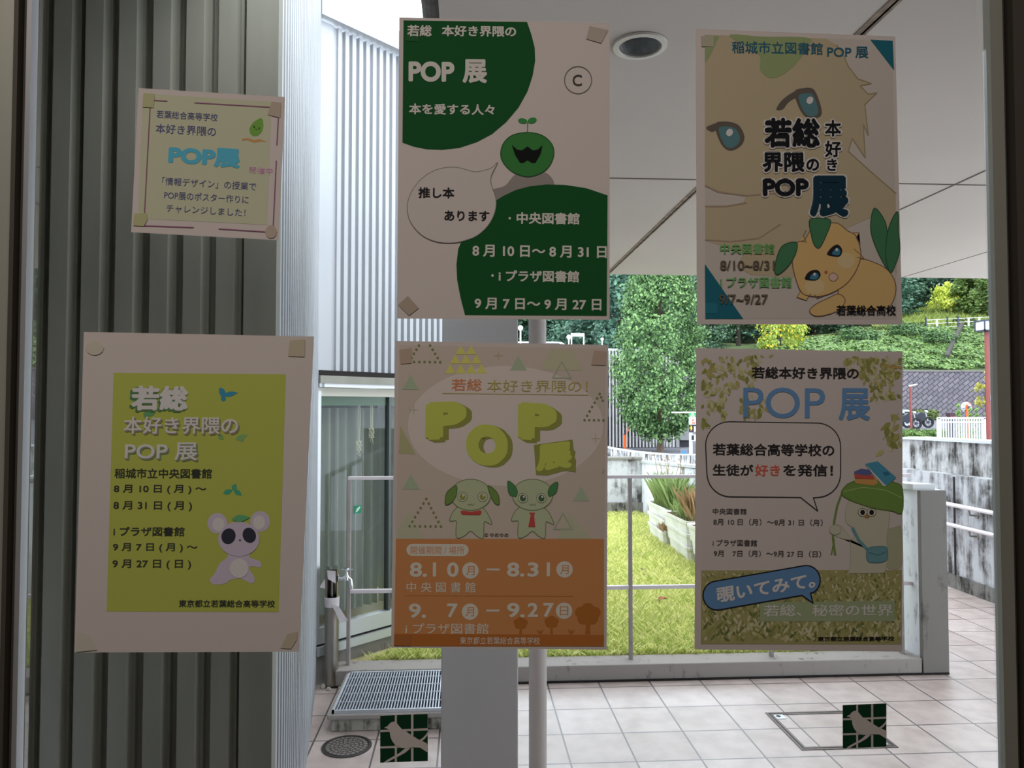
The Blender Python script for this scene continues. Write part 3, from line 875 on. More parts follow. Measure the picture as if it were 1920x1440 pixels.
tuft('dry_plant', PLX + 0.02, 7.40, 160, 0.15, 0.38, M_DRY, 'withered brown plant standing in the second stack of white planters', 23, (0.1, 0.15))
tuft('creeping_weed', PLX - 0.15, 8.1, 60, 0.03, 0.10, M_DRY, 'withered creeper hanging between the far and second planter stacks', 24, (0.03, 0.1))
bpy.data.objects['creeping_weed'].location.z = -0.2

# ================================================================== TREES
def crown_mesh(name, n, leaf, clumps, shape, mats, seed, flower=None, dims=(1, 1), spread=0.16):
    """leaf cards in clumps on a unit-ish crown; shape(h) gives the radius at relative height h (0..1)"""
    r = np.random.default_rng(seed); vs = []; fs = []; mi = []
    cl = []
    for i in range(clumps):
        h = r.random(); rr = shape(h) * (0.55 + 0.45 * r.random() ** 0.5); a = r.uniform(0, 6.283)
        cl.append((rr * math.cos(a), rr * math.sin(a), h))
    for i in range(n):
        cx, cy, cz = cl[r.integers(clumps)]
        p = np.array([cx, cy, cz]) + r.normal(0, 1, 3) * spread * np.array([1, 1, dims[0] / dims[1]])
        out = np.array([p[0], p[1], 0.25]) + r.normal(0, 0.55, 3); out /= np.linalg.norm(out)
        a = np.cross(out, r.normal(0, 1, 3)); a /= np.linalg.norm(a); bq = np.cross(out, a)
        s = leaf * r.uniform(0.6, 1.3) * np.array([1 / dims[0], 1 / dims[0], 1 / dims[1]])
        q0 = len(vs)
        vs += [tuple(p - a*s), tuple(p + bq*s*0.7 + out*s*0.15), tuple(p + a*s), tuple(p - bq*s*0.7 + out*s*0.15)]
        fs.append((q0, q0+1, q0+2, q0+3)); mi.append(0)
        if flower and r.random() < flower:
            mi[-1] = 1
    me = bpy.data.meshes.new(name); me.from_pydata(vs, [], fs)
    for m in mats: me.materials.append(m)
    me.polygons.foreach_set('material_index', mi)
    return me
M_BARK = mat('bark', (112, 96, 82), rough=0.9, var=0.4, scale=6, bump=0.4, stretch=(3, 3, 0.6))
M_BARKD = mat('dark_bark', (70, 62, 54), rough=0.95, var=0.3, scale=4)
def tree(base, height, crown_z, rx, mesh, tr, label, group=None, name='tree', bark=None, rot=0.0, ry=None):
    root = empty(name, base, label, 'tree', group)
    me = mesh
    c = bpy.data.objects.new('crown', me); COL.objects.link(c); c.parent = root
    c.location = (0, 0, crown_z); c.scale = (rx, ry or rx, height - crown_z); c.rotation_euler = (0, 0, rot)
    bx, by, bz = base
    b = MB(); b.tube([(bx, by, bz - 0.3), (bx + 0.01, by, bz + crown_z * 0.7), (bx, by, bz + height * 0.8)], tr, bark or M_BARKD, 10, r_end=tr * 0.3)
    for k in range(5):
        a = k * 1.3 + rot; h = crown_z + (height - crown_z) * (0.08 + 0.13 * k)
        b.tube([(bx, by, bz + h), (bx + rx*0.5*math.cos(a), by + rx*0.5*math.sin(a), bz + h + rx*0.35)], tr * 0.4, bark or M_BARKD, 6, r_end=tr * 0.12)
    b.build('trunk', root, smooth=True)
    return root
# the big leafy tree behind the ramp wall
M_LEAF = leafmat('leaf_green', (34, 64, 42), (140, 178, 112), 0.25)
big = crown_mesh('crown_leaves', 38000, 0.050, 420, lambda h: float(np.interp(h, (0, .08, .18, .35, .6, .83, 1), (.25, .60, .84, .92, .76, .47, .1))), [M_LEAF], 11, dims=(1.68, 5.5), spread=0.075)
tb = at(1238, 848, 24.0)
tree((tb.x, 24.0, zg(24)), at(1238, 455, 24).z - zg(24), at(1238, 815, 24).z - zg(24), 1.68, big, 0.16, 'big bright green leafy tree rising behind the stained concrete ramp wall', bark=M_BARK)

# wooded hill
M_DK = leafmat('forest_leaf', (38, 64, 50), (92, 124, 92), 0.15)
M_DK2 = leafmat('forest_leaf_blue', (46, 76, 66), (104, 142, 118), 0.15)
M_MID = leafmat('mid_leaf', (56, 84, 42), (122, 144, 74), 0.25)
M_YEL = leafmat('yellow_leaf', (160, 180, 50), (222, 226, 110), 0.3)
rnd = lambda h: 0.35 + 0.65 * math.sin(math.pi * (0.15 + 0.80 * h))
cone = lambda h: 1.0 - 0.75 * h
fm = [crown_mesh('forest_crown', 4200, 0.24, 110, rnd, [M_DK], 31, dims=(3.8, 11), spread=0.13), crown_mesh('forest_crown', 4200, 0.24, 110, rnd, [M_DK2], 32, dims=(3.8, 11), spread=0.13), crown_mesh('forest_crown', 4200, 0.16, 110, cone, [M_DK2], 33, dims=(2.2, 8), spread=0.12)]
def yscr(tab, x):
    for (xa, ya), (xb, yb) in zip(tab, tab[1:]):
        if x <= xb: return ya + (yb - ya) * max(0, (x - xa)) / (xb - xa)
    return tab[-1][1]
TAB = {46.3: [(600, 700), (1300, 697), (2100, 697)],
       52.0: [(600, 690), (1300, 668), (1500, 660), (1690, 652), (1850, 650), (2100, 648)],
       57.0: [(600, 680), (1300, 653), (1400, 651), (1500, 642), (1575, 634), (1690, 621), (1850, 613), (2100, 606)],
       61.0: [(600, 675), (1300, 650), (1400, 648), (1575, 630), (1690, 616), (1850, 606), (2100, 598)],
       72.0: [(600, 660), (1400, 642), (1575, 618), (1690, 596), (1760, 574), (1850, 566), (2100, 556)],
       92.0: [(600, 640), (1400, 610), (1690, 560), (2100, 530)]}
def hill(px, Y):
    ks = sorted(TAB)
    Y = max(ks[0], min(ks[-1], Y))
    for a, b_ in zip(ks, ks[1:]):
        if Y <= b_:
            za = at(px, yscr(TAB[a], px), a).z; zb = at(px, yscr(TAB[b_], px), b_).z
            t = (Y - a) / (b_ - a)
            return at(px, 700, Y).x, za + (zb - za) * t
pxs = list(range(600, 2101, 25)); Ys = [46.3, 48, 50, 52, 54.5, 57, 59, 61, 66, 72, 82, 92]
b = MB(); vs = []
for Y in Ys:
    for p in pxs:
        x, z = hill(p, Y); vs.append((x, Y, z + 0.12 * math.sin(p * 0.05 + Y) if Y > 46.5 else z))
n = len(pxs)
b.add(vs, [(j*n+i, j*n+i+1, j*n+n+i+1, j*n+n+i) for j in range(len(Ys)-1) for i in range(n-1)], mat('hill_soil', (66, 82, 44), rough=0.95, var=0.35, scale=0.8))
b.build('ground_hill', kind='structure', smooth=True)
# block retaining wall
def block_material():
    m, n, L, bb = _principled('diagonal_blocks')
    t = n.new('ShaderNodeTexCoord'); mp = n.new('ShaderNodeMapping')
    mp.inputs['Rotation'].default_value = (rad(90), 0, 0)
    mp2 = n.new('ShaderNodeMapping'); mp2.inputs['Rotation'].default_value = (0, 0, rad(38))
    br = n.new('ShaderNodeTexBrick')
    br.inputs['Color1'].default_value = (*lin((116, 110, 118)), 1); br.inputs['Color2'].default_value = (*lin((96, 92, 102)), 1)
    br.inputs['Mortar'].default_value = (*lin((56, 52, 54)), 1)
    br.inputs['Scale'].default_value = 1.0; br.inputs['Brick Width'].default_value = 0.46; br.inputs['Row Height'].default_value = 0.25; br.inputs['Mortar Size'].default_value = 0.022
    L.new(t.outputs['Object'], mp.inputs[0]); L.new(mp.outputs[0], mp2.inputs[0]); L.new(mp2.outputs[0], br.inputs['Vector'])
    L.new(br.outputs[0], bb.inputs['Base Color']); bb.inputs['Roughness'].default_value = 0.85
    bp = n.new('ShaderNodeBump'); bp.inputs['Strength'].default_value = 0.6; bp.inputs['Distance'].default_value = 0.06; bp.invert = True
    L.new(br.outputs['Fac'], bp.inputs['Height']); L.new(bp.outputs[0], bb.inputs['Normal'])
    return m
zbt = at(1750, 697, 46).z
b = MB(); b.box((at(560, 700, 46).x, 46.0, 0.5), (at(2080, 700, 46).x, 46.5, zbt), block_material()); b.box((at(560, 700, 46).x, 45.95, zbt), (at(2080, 700, 46).x, 46.5, zbt + 0.10), M_CONP)
b.build('wall_retaining', kind='structure')

k = 0
random.seed(77)
for row, (Y, ytop, step) in enumerate(((88, 452, 92), (78, 470, 98), (70, 500, 104))):
    p = 880 + row * 23
    while p < 1990:
        hidden = (1345 < p < 1640)
        if hidden and row == 0: p += step; continue
        if row == 2 and p > 1690: break
        x, z = hill(p, Y)
        top = at(p, ytop + random.uniform(-18, 14), Y).z
        rx = random.uniform(3.6, 4.6)
        tree((x, Y, z - 0.2), max(3, top - z), max(0.3, (top - z) * 0.10), rx, fm[k % 2], 0.22, 'dark evergreen tree in the dense wood on the hill', 'trees of the hillside wood', name='forest_tree', rot=k * 1.1)
        k += 1; p += step * random.uniform(0.85, 1.15)
for j, (p, Y, yt, yb, rx) in enumerate(((1120, 48, 470, 668, 2.6), (1165, 44, 480, 690, 1.9), (1080, 52, 560, 668, 2.2), (1318, 50, 560, 690, 1.8), (1308, 62, 480, 660, 2.8))):
    q = at(p, yb, Y)
    tree((q.x, Y, q.z), at(p, yt, Y).z - q.z, 0.6, rx, fm[2] if j < 3 else fm[0], 0.18,
         ['tall blue green conifer left of the big leafy tree, behind the car park', 'narrow blue green conifer touching the left edge of the big leafy tree', 'lower conifer behind the white car on the car park roof', 'dark tree just right of the big leafy tree', 'taller dark tree on the slope right of the big leafy tree'][j], name='conifer' if j < 3 else 'tree', rot=j)
mm = crown_mesh('mid_crown', 4600, 0.16, 110, rnd, [M_MID], 41, dims=(2.0, 5), spread=0.12)
ym = crown_mesh('yellow_crown', 1500, 0.12, 40, lambda h: 0.9 - 0.5 * h, [M_YEL], 42, dims=(1.5, 1.6), spread=0.12)
x, z = hill(1776, 66); tree((x, 66, z), at(1776, 536, 66).z - z, 0.9, 1.5, ym, 0.09, 'small yellow green tree on the grassy bank below the wood')
for j, (p, Y, yt, rx, lab) in enumerate(((1842, 64, 508, 2.2, 'bushy mid green tree on the bank beside the lantern post'), (1815, 68, 525, 1.5, 'slim mid green tree between the yellow tree and the bushy one'), (1905, 62, 500, 2.4, 'mid green tree at the edge of the window frame'))):
    x, z = hill(p, Y); tree((x, Y, z), at(p, yt, Y).z - z, 0.3, rx, mm, 0.14, lab, rot=j)
x, z = hill(1385, 60); tree((x, 60, z), at(1385, 560, 60).z - z, 1.5, 3.0, fm[0], 0.25, 'spreading dark tree with a bare trunk in the gap between posters', name='tree', rot=2)
M_FLOW = leafmat('flower_yellow', (236, 196, 40), (250, 220, 90), 0.2)
fl = crown_mesh('flower_crown', 2800, 0.10, 80, rnd, [leafmat('flower_tree_leaf', (120, 150, 50), (190, 204, 100), 0.3), M_FLOW], 43, flower=0.14, dims=(1.75, 3), spread=0.13)
x, z = hill(1464, 53); tree((x, 53, z - 0.4), at(1464, 575, 53).z - z + 0.4, 0.2, 1.75, fl, 0.09, 'round tree covered in yellow blossom between the two right posters', name='flowering_tree')

# shrubs and the drain channel on the planted slope
shm = crown_mesh('shrub_crown', 900, 0.11, 30, lambda h: 0.95 - 0.4 * h, [leafmat('shrub_leaf', (38, 66, 40), (104, 136, 84), 0.2)], 71, dims=(1.2, 0.9), spread=0.14)
for p, Y, w_, hh_, lab in ((1762, 52.5, 1.35, 0.75, 'low dark shrub mound in the middle of the planted slope'), (1702, 55, 1.5, 0.8, 'low dark shrub mound at the left of the planted slope beside the poster edge'), (1610, 54.5, 1.6, 0.8, 'low dark shrub mound under the clipped hedge between the two right posters')):
    x, z = hill(p, Y); root = empty('shrub', (x, Y, z + 0.15), lab, 'shrub')
    c_ = bpy.data.objects.new('foliage', shm); COL.objects.link(c_); c_.parent = root; c_.scale = (w_, 0.8, hh_)
b = MB(); P = []
for k in range(12):
    t = k / 11; P.append(hill(1806 - 30 * t, 56.5 - 8.2 * t) + (56.5 - 8.2 * t,))
for (xa, za, ya), (xb, zb, yb) in zip(P, P[1:]): b.prism([(xa - 0.14, ya, za + 0.3), (xa + 0.14, ya, za + 0.3), (xb + 0.14, yb, zb + 0.3), (xb - 0.14, yb, zb + 0.3)], (0, 0, 0.22), mat('channel_concrete', (58, 54, 52), rough=0.9, var=0.4, scale=3))
setp(b.build('trim_drain_channel'), kind='structure')
# ground cover, grass bank and hedges on the hill
def slope_leaves(name, n, p0, p1, y0, y1, s, m, seed, lift=0.1, clump=0.35):
    r = np.random.default_rng(seed); vs = []; fs = []
    for i in range(n):
        p = r.uniform(p0, p1); Y = y0 + (y1 - y0) * r.random()
        x, z = hill(p, Y); z += lift + clump * (0.5 + 0.5 * math.sin(x * 1.7 + 2.1 * math.sin(Y * 0.9)) * math.sin(Y * 1.3 + x * 0.4)) * r.random()
        out = np.array([0, -0.5, 1.0]) + r.normal(0, 0.4, 3); out /= np.linalg.norm(out)
        a = np.cross(out, r.normal(0, 1, 3)); a /= np.linalg.norm(a); bq = np.cross(out, a); q = s * r.uniform(0.6, 1.3); c_ = np.array([x, Y, z]); k0 = len(vs)
        vs += [tuple(c_ - a*q), tuple(c_ + bq*q*0.7), tuple(c_ + a*q), tuple(c_ - bq*q*0.7)]; fs.append((k0, k0+1, k0+2, k0+3))
    me = bpy.data.meshes.new(name); me.from_pydata(vs, [], fs); me.materials.append(m)
    o = bpy.data.objects.new(name, me); COL.objects.link(o); _origin[o.name] = Vector((0, 0, 0))
    return o
M_COVER = leafmat('cover_leaf', (56, 88, 42), (124, 152, 84), 0.2)
setp(slope_leaves('ground_cover', 26000, 1420, 1960, 46.75, 57, 0.13, M_COVER, 51, 0.05, 0.45), 'bright green creeping plants covering the slope above the block wall', 'ground cover', kind='stuff')
M_BANK = leafmat('bank_grass', (104, 124, 52), (164, 176, 98), 0.3)
setp(blades('bank_grass', 14000, lambda r: (lambda p, Y: (*[(h[0], Y, h[1] - 0.05) for h in [hill(p, Y)]][0],))(r.uniform(1640, 1960), r.uniform(58, 71.5)), 0.25, 0.7, 0.14, M_BANK, 0.8, 52), 'tall light green grass on the bank below the wood', 'grass', kind='stuff')
M_HEDGE = leafmat('hedge_leaf', (58, 76, 36), (118, 134, 74), 0.2)
def hedge(p0, p1, Y, h, d, label, base=None, nleaf=2600, s=0.09, m=None):
    b = MB(); pts = []; r = np.random.default_rng(int(p0)); n = 14; core = mat('hedge_core', (58, 70, 38), rough=0.95)
    P = []
    for i in range(n + 1):
        p = p0 + (p1 - p0) * i / n
        if base is None: x, z = hill(p, Y)
        else: x, z = at(p, 700, Y).x, base
        P.append((x, z))
    for (xa, za), (xb, zb) in zip(P, P[1:]):
        b.add([(xa, Y, za-0.1), (xb, Y, zb-0.1), (xb, Y+d, zb-0.1), (xa, Y+d, za-0.1), (xa, Y, za+h), (xb, Y, zb+h), (xb, Y+d, zb+h), (xa, Y+d, za+h)], [(0,1,5,4),(4,5,6,7),(2,3,7,6),(1,2,6,5),(3,0,4,7)], core)
    m = m or M_HEDGE
    for i in range(nleaf):
        t = r.random() * n; k0 = min(n - 1, int(t)); u = t - k0
        x = P[k0][0] + (P[k0+1][0] - P[k0][0]) * u; z = P[k0][1] + (P[k0+1][1] - P[k0][1]) * u
        if r.random() < 0.6: c_ = np.array([x, Y - 0.03 + r.normal(0, 0.03), z + r.uniform(0, h)]); o_ = np.array([0, -1, 0.4])
        else: c_ = np.array([x, Y + r.uniform(0, d), z + h + r.normal(0, 0.03)]); o_ = np.array([0, 0, 1.0])
        o_ = o_ + r.normal(0, 0.5, 3); o_ /= np.linalg.norm(o_); a = np.cross(o_, r.normal(0, 1, 3)); a /= np.linalg.norm(a); bq = np.cross(o_, a)
        b.poly([tuple(c_ - a*s), tuple(c_ + bq*s*0.7), tuple(c_ + a*s), tuple(c_ - bq*s*0.7)], m)
    return b.build('hedge', label=label, cat='hedge')
hedge(1578, 1735, 57.6, 0.55, 1.0, 'clipped hedge running along the top of the planted slope')
hedge(1510, 1572, 60.5, 0.25, 0.8, 'low dark clipped hedge beside the yellow blossom tree', nleaf=900)
hedge(1800, 1832, 58.2, 0.7, 0.8, 'short dark hedge block behind the white slope fence', nleaf=900)
hedge(1640, 1757, 44.6, 0.55, 0.8, 'long hedge along the foot of the block wall', base=zg(44.6), nleaf=2200)
hedge(1660, 1775, 27.0, 0.52, 0.7, 'near bright green hedge in front of the motorcycle', base=zg(27), nleaf=2600, s=0.06, m=M_COVER)

# ================================================================== STREET THINGS
M_RUST = mat('red_brown_paint', (138, 72, 66), rough=0.5, var=0.12, scale=4)
M_LWHITE = mat('lantern_panel', (226, 230, 236), rough=0.4)
M_DKMET = mat('dark_metal', (60, 66, 80), rough=0.4, metal=0.4)
# square lantern post
Y = 20.0; q = at(1850, 622, Y); zb = zg(Y)
lp = empty('lantern_post', (q.x, Y, zb), 'tall red brown post carrying a square white lantern', 'street lamp')
b = MB(); b.tube([(q.x, Y, zb), (q.x, Y, q.z)], 0.062, M_RUST, 14); b.build('post', lp, smooth=True)
zl0, zl1 = at(1850, 621, Y).z, at(1850, 602, Y).z; hw = 0.21
b = MB(); b.box((q.x - hw, Y - hw, zl0), (q.x + hw, Y + hw, zl0 + 0.03), M_DKMET); b.box((q.x - hw - 0.01, Y - hw - 0.01, zl1 - 0.02), (q.x + hw + 0.01, Y + hw + 0.01, zl1 + 0.02), M_DKMET)
for sx_, sy_ in ((-1,-1),(1,-1),(1,1),(-1,1)): b.box((q.x + sx_*(hw-0.015) - 0.015, Y + sy_*(hw-0.015) - 0.015, zl0), (q.x + sx_*(hw-0.015) + 0.015, Y + sy_*(hw-0.015) + 0.015, zl1), M_DKMET)
b.tube([(q.x, Y, zl0 - 0.06), (q.x, Y, zl0)], 0.05, M_DKMET, 12)
ln = b.build('lantern_frame', lp); ln.rotation_euler = (0, 0, 0)
b = MB(); b.box((q.x - hw + 0.02, Y - hw + 0.02, zl0 + 0.03), (q.x + hw - 0.02, Y + hw - 0.02, zl1 - 0.02), M_LWHITE); b.build('lantern_panel', lp)
zz = at(1853, 746, Y).z
b = MB(); b.box((q.x + 0.02, Y - 0.09, zz - 0.07), (q.x + 0.11, Y - 0.06, zz + 0.07), M_WHITE); b.build('notice_plate', lp)
# small street lamp
Y = 35.0; q = at(1707, 724, Y); zb = zg(Y)
sl = empty('street_lamp', (q.x, Y, zb), 'small red brown street lamp with a flat white arm', 'street lamp')
b = MB(); b.tube([(q.x, Y, zb), (q.x, Y, q.z)], 0.055, M_RUST, 10); b.build('pole', sl, smooth=True)
b = MB(); b.add([(q.x - 0.05, Y - 0.06, q.z - 0.02), (q.x + 0.32, Y - 0.06, q.z + 0.07), (q.x + 0.34, Y + 0.06, q.z + 0.07), (q.x - 0.05, Y + 0.06, q.z - 0.02), (q.x - 0.05, Y - 0.06, q.z + 0.05), (q.x + 0.32, Y - 0.06, q.z + 0.11), (q.x + 0.34, Y + 0.06, q.z + 0.11), (q.x - 0.05, Y + 0.06, q.z + 0.05)], [(3,2,1,0),(4,5,6,7),(0,1,5,4),(1,2,6,5),(2,3,7,6),(3,0,4,7)], M_WHITE); b.build('lamp_head', sl)
zz = at(1707, 810, Y).z
b = MB(); b.lathe((q.x, Y, zz - 0.03), [(0.062, 0), (0.062, 0.09)], mat('yellow_band', (230, 180, 40), rough=0.5), 12); b.build('reflective_band', sl)
# white fence on the street side
Y = 21.0
x0, x1 = at(1758, 800, Y).x, at(1905, 800, Y).x; z1 = at(1800, 784, Y).z; z0 = at(1800, 829, Y).z - 0.04
wf = empty('white_fence', ((x0 + x1) / 2, Y, z0), 'white railing fence above the outer ramp wall', 'fence')
b = MB(); b.box((x0, Y - 0.03, z1 - 0.03), (x1, Y + 0.03, z1 + 0.03), M_WHITE); b.build('top_rail', wf)
b = MB(); b.box((x0, Y - 0.02, z1 - 0.14), (x1, Y + 0.02, z1 - 0.10), M_WHITE); b.build('upper_rail', wf)
b = MB(); b.box((x0, Y - 0.02, z0), (x1, Y + 0.02, z0 + 0.05), M_WHITE); b.build('bottom_rail', wf)
x = x0 + 0.02; k = 0
while x < x1:
    w = 0.03 if k % 18 == 0 else 0.013
    b = MB(); b.box((x - w, Y - w, z0 if w < 0.02 else zg(Y)), (x + w, Y + w, z1), M_WHITE); b.build('post' if w > 0.02 else 'baluster', wf)
    x += 0.078; k += 1
# fence on the slope top
Y = 57.5
sf = empty('slope_fence', (*[(h[0], Y, h[1]) for h in [hill(1790, Y)]][0],), 'thin white fence with dark posts along the top of the slope', 'fence')
P = [hill(p, Y) for p in range(1738, 1960, 10)]
for h, nm_ in ((0.75, 'top_rail'), (0.45, 'middle_rail'), (0.15, 'bottom_rail')):
    b = MB()
    for (xa, za), (xb, zb) in zip(P, P[1:]): b.tube([(xa, Y, za + h), (xb, Y, zb + h)], 0.022, M_WHITE, 6)
    b.build(nm_, sf)
for i, (xa, za) in enumerate(P):
    if i % 2 == 0:
        dk = i in (0, 4, 6)
        b = MB(); b.box((xa - 0.05, Y - 0.06, za - 0.3), (xa + 0.05, Y + 0.04, za + (0.95 if dk else 0.78)), M_DKMET if dk else M_WHITE); b.build('post', sf)
# traffic mirror seen from behind
Y = 24.0; q = at(1812.5, 764, Y); R = 0.19; zb = zg(Y)
tm = empty('traffic_mirror', (q.x, Y, zb), 'round traffic mirror on an orange post seen from behind', 'traffic mirror')
M_OR = mat('orange_paint', (236, 104, 44), rough=0.5)
b = MB(); b.lathe((q.x, Y, q.z), [(0.001, -0.06), (R*0.5, -0.045), (R*0.93, 0.0), (R*0.93, 0.02)], mat('mirror_back', (196, 200, 208), rough=0.4, metal=0.3), 28, 'y'); b.build('mirror_back', tm, smooth=True)
b = MB()
for i in range(28):
    a0, a1 = 2*math.pi*i/28, 2*math.pi*(i+1)/28
    b.add([(q.x + r*math.cos(a), Y + yy_, q.z + r*math.sin(a)) for a in (a0, a1) for r, yy_ in ((R*0.93, -0.01), (R, -0.005), (R, 0.03))], [(0,1,4,3),(1,2,5,4)], M_OR if i < 6 else M_ALU)
b.build('rim', tm)
b = MB(); b.tube([(q.x - 0.04, Y - 0.08, zb), (q.x - 0.04, Y - 0.08, q.z + 0.10)], 0.035, M_OR, 12); b.build('post', tm, smooth=True)
b = MB(); b.box((q.x - 0.05, Y - 0.12, q.z - 0.04), (q.x + 0.05, Y - 0.05, q.z + 0.04), M_DKMET)
for i in range(8): a = i*math.pi/4 + 0.2; b.tube([(q.x + 0.05*math.cos(a), Y - 0.055, q.z + 0.05*math.sin(a)), (q.x + R*0.88*math.cos(a), Y - 0.025, q.z + R*0.88*math.sin(a))], 0.006, M_DKMET, 5)
b.build('bracket', tm)
# saplings beside the mirror
M_SAP = leafmat('sapling_leaf', (96, 140, 70), (160, 190, 110), 0.3)
sm = crown_mesh('sapling_crown', 260, 0.04, 30, lambda h: 0.9 - 0.6 * h, [M_SAP], 61, dims=(0.1, 1.4), spread=0.2)
for p, yt, lab in ((1797, 757, 'slim conical sapling left of the traffic mirror'), (1819, 765, 'slim conical sapling in front of the traffic mirror'), (1831, 765, 'slim conical sapling right of the traffic mirror'), (1850, 773, 'short conical sapling at the foot of the lantern post')):
    q = at(p, yt, 23.0); tree((q.x, 23.0, zg(23)), q.z - zg(23), 0.1, 0.10, sm, 0.012, lab, 'conical saplings behind the white fence', name='sapling')
mp_ = crown_mesh('small_tree_crown', 420, 0.06, 26, lambda h: 0.9 - 0.3 * abs(h - 0.5), [leafmat('small_tree_leaf', (150, 150, 60), (206, 196, 110), 0.3)], 62, dims=(0.32, 1.2), spread=0.16)
q = at(1846, 690, 26); tree((q.x, 26, zg(26)), q.z - zg(26), at(1846, 762, 26).z - zg(26), 0.32, mp_, 0.03, 'sparse yellow green small tree behind the lantern post', name='young_tree')
# dark machine box with a red panel
Y = 30; q = at(1786, 781, Y)
b = MB(); b.box((q.x - 0.10, Y, zg(Y)), (q.x + 0.10, Y + 0.2, q.z + 0.02), M_DKMET); b.box((q.x - 0.13, Y - 0.02, q.z + 0.02), (q.x + 0.13, Y + 0.25, q.z + 0.15), mat('dark_hood', (70, 44, 48), rough=0.5))
tmx = b.build('ticket_machine', label='dark ticket machine box with a red panel behind the fence', cat='machine')
b = MB(); b.box((q.x - 0.09, Y - 0.015, q.z - 0.06), (q.x + 0.09, Y - 0.002, q.z + 0.0), mat('red_panel', (206, 60, 50), rough=0.5)); b.build('panel', tmx)
# motorcycles and white cabinet
M_BLK = mat('black_rubber', (28, 28, 32), rough=0.6)
M_BIKE = mat('bike_paint', (40, 42, 54), rough=0.3)
def motorcycle(px, Y, label, hd):
    q = at(px, 800, Y); z0_ = zg(Y); x0_ = q.x
    root = empty('motorcycle', (x0_, Y, z0_), label, 'motorcycle', 'motorcycles parked by the hedge')
    for s in (-1, 1):
        b = MB(); c_ = (x0_ + s*0.55, Y, z0_ + 0.29)
        for i in range(20):
            a0, a1 = 2*math.pi*i/20, 2*math.pi*(i+1)/20
            b.add([(c_[0] + r*math.cos(a), Y + yy_, c_[2] + r*math.sin(a)) for a in (a0, a1) for r, yy_ in ((0.29, -0.05), (0.29, 0.05), (0.20, 0.05), (0.20, -0.05))], [(0,1,5,4),(1,2,6,5),(2,3,7,6),(3,0,4,7)], M_BLK)
        b.lathe((c_[0], Y - 0.04, c_[2]), [(0.07, 0), (0.07, 0.08)], M_DKMET, 12, 'y')
        for i in range(5): a = i*1.2566; b.tube([(c_[0], Y, c_[2]), (c_[0] + 0.21*math.cos(a), Y, c_[2] + 0.21*math.sin(a))], 0.012, M_DKMET, 5)
        b.build('wheel', root)
    b = MB(); b.prism([(x0_-0.35*hd, Y-0.11, z0_+0.35), (x0_+0.30*hd, Y-0.11, z0_+0.35), (x0_+0.36*hd, Y-0.11, z0_+0.72), (x0_+0.10*hd, Y-0.11, z0_+0.82), (x0_-0.15*hd, Y-0.11, z0_+0.66), (x0_-0.62*hd, Y-0.11, z0_+0.70), (x0_-0.50*hd, Y-0.11, z0_+0.52)], (0, 0.22, 0), M_BIKE); b.build('body', root, bevel=0.02)
    b = MB(); b.prism([(x0_-0.66*hd, Y-0.12, z0_+0.74), (x0_-0.10*hd, Y-0.12, z0_+0.70), (x0_-0.12*hd, Y-0.12, z0_+0.80), (x0_-0.60*hd, Y-0.12, z0_+0.84)], (0, 0.24, 0), M_BLK); b.build('seat', root, bevel=0.02)
    b = MB(); b.tube([(x0_+0.55*hd, Y, z0_+0.29), (x0_+0.38*hd, Y, z0_+0.92)], 0.03, M_ALU, 8); b.build('fork', root)
    b = MB(); b.tube([(x0_+0.34*hd, Y-0.33, z0_+0.98), (x0_+0.38*hd, Y-0.1, z0_+0.94), (x0_+0.38*hd, Y+0.1, z0_+0.94), (x0_+0.34*hd, Y+0.33, z0_+0.98)], 0.018, M_BLK, 8); b.build('handlebar', root)
    b = MB(); b.ball((x0_+0.47*hd, Y, z0_+0.82), 0.085, M_ALU, 12, 8); b.build('headlamp', root, smooth=True)
    return root
motorcycle(1698, 36.0, 'black motorcycle nearest the poster edge, beside the small street lamp', 1)
motorcycle(1721, 37.0, 'dark motorcycle right of the small street lamp', 1)
Y = 39; q = at(1702, 790, Y)
b = MB(); b.box((q.x - 0.14, Y, zg(Y)), (q.x + 0.14, Y + 0.3, zg(Y) + 0.85), mat('pale_cabinet', (206, 210, 222), rough=0.5)); wc_ = b.build('utility_cabinet', label='pale utility cabinet standing behind the motorcycles', cat='cabinet', bevel=0.01)
b = MB(); b.box((q.x - 0.11, Y - 0.01, zg(Y) + 0.08), (q.x + 0.11, Y - 0.001, zg(Y) + 0.78), mat('cabinet_door', (190, 196, 210), rough=0.5)); b.build('door', wc_)

# ---- multi-storey car park with vertical louvres
Y = 26.4; zr = at(1200, 656, Y).z; zb = zg(Y)
cx0, cx1 = at(850, 700, Y).x, at(1268, 700, Y).x; cxe = at(1291, 700, Y).x
cp = empty('car_park', ((cx0 + cx1) / 2, Y + 5, zb), 'grey multi storey car park screened by thin vertical bars', 'building')
M_CPC = mat('car_park_concrete', (150, 150, 152), rough=0.85, var=0.1, scale=1)
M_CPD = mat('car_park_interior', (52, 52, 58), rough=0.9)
b = MB()
for z in (zr - 0.35, at(1200, 735, Y).z, at(1200, 775, Y).z): b.box((cx0 - 5, Y + 0.25, z - 0.12), (cxe, Y + 13, z + 0.18), M_CPC)
b.build('deck', cp)
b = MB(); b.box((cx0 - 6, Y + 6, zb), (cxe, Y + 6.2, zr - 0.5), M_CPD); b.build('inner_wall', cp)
for i in range(4):
    x = cx0 + 0.8 + i * 1.7; b = MB(); b.box((x - 0.18, Y + 0.5, zb), (x + 0.18, Y + 0.9, zr - 0.4), M_CPC); b.build('column', cp)
b = MB(); b.box((cx0, Y - 0.03, zr - 0.03), (cx1, Y + 0.05, zr + 0.04), M_WHITE); b.build('top_rail', cp)
bar0 = None; x = cx0
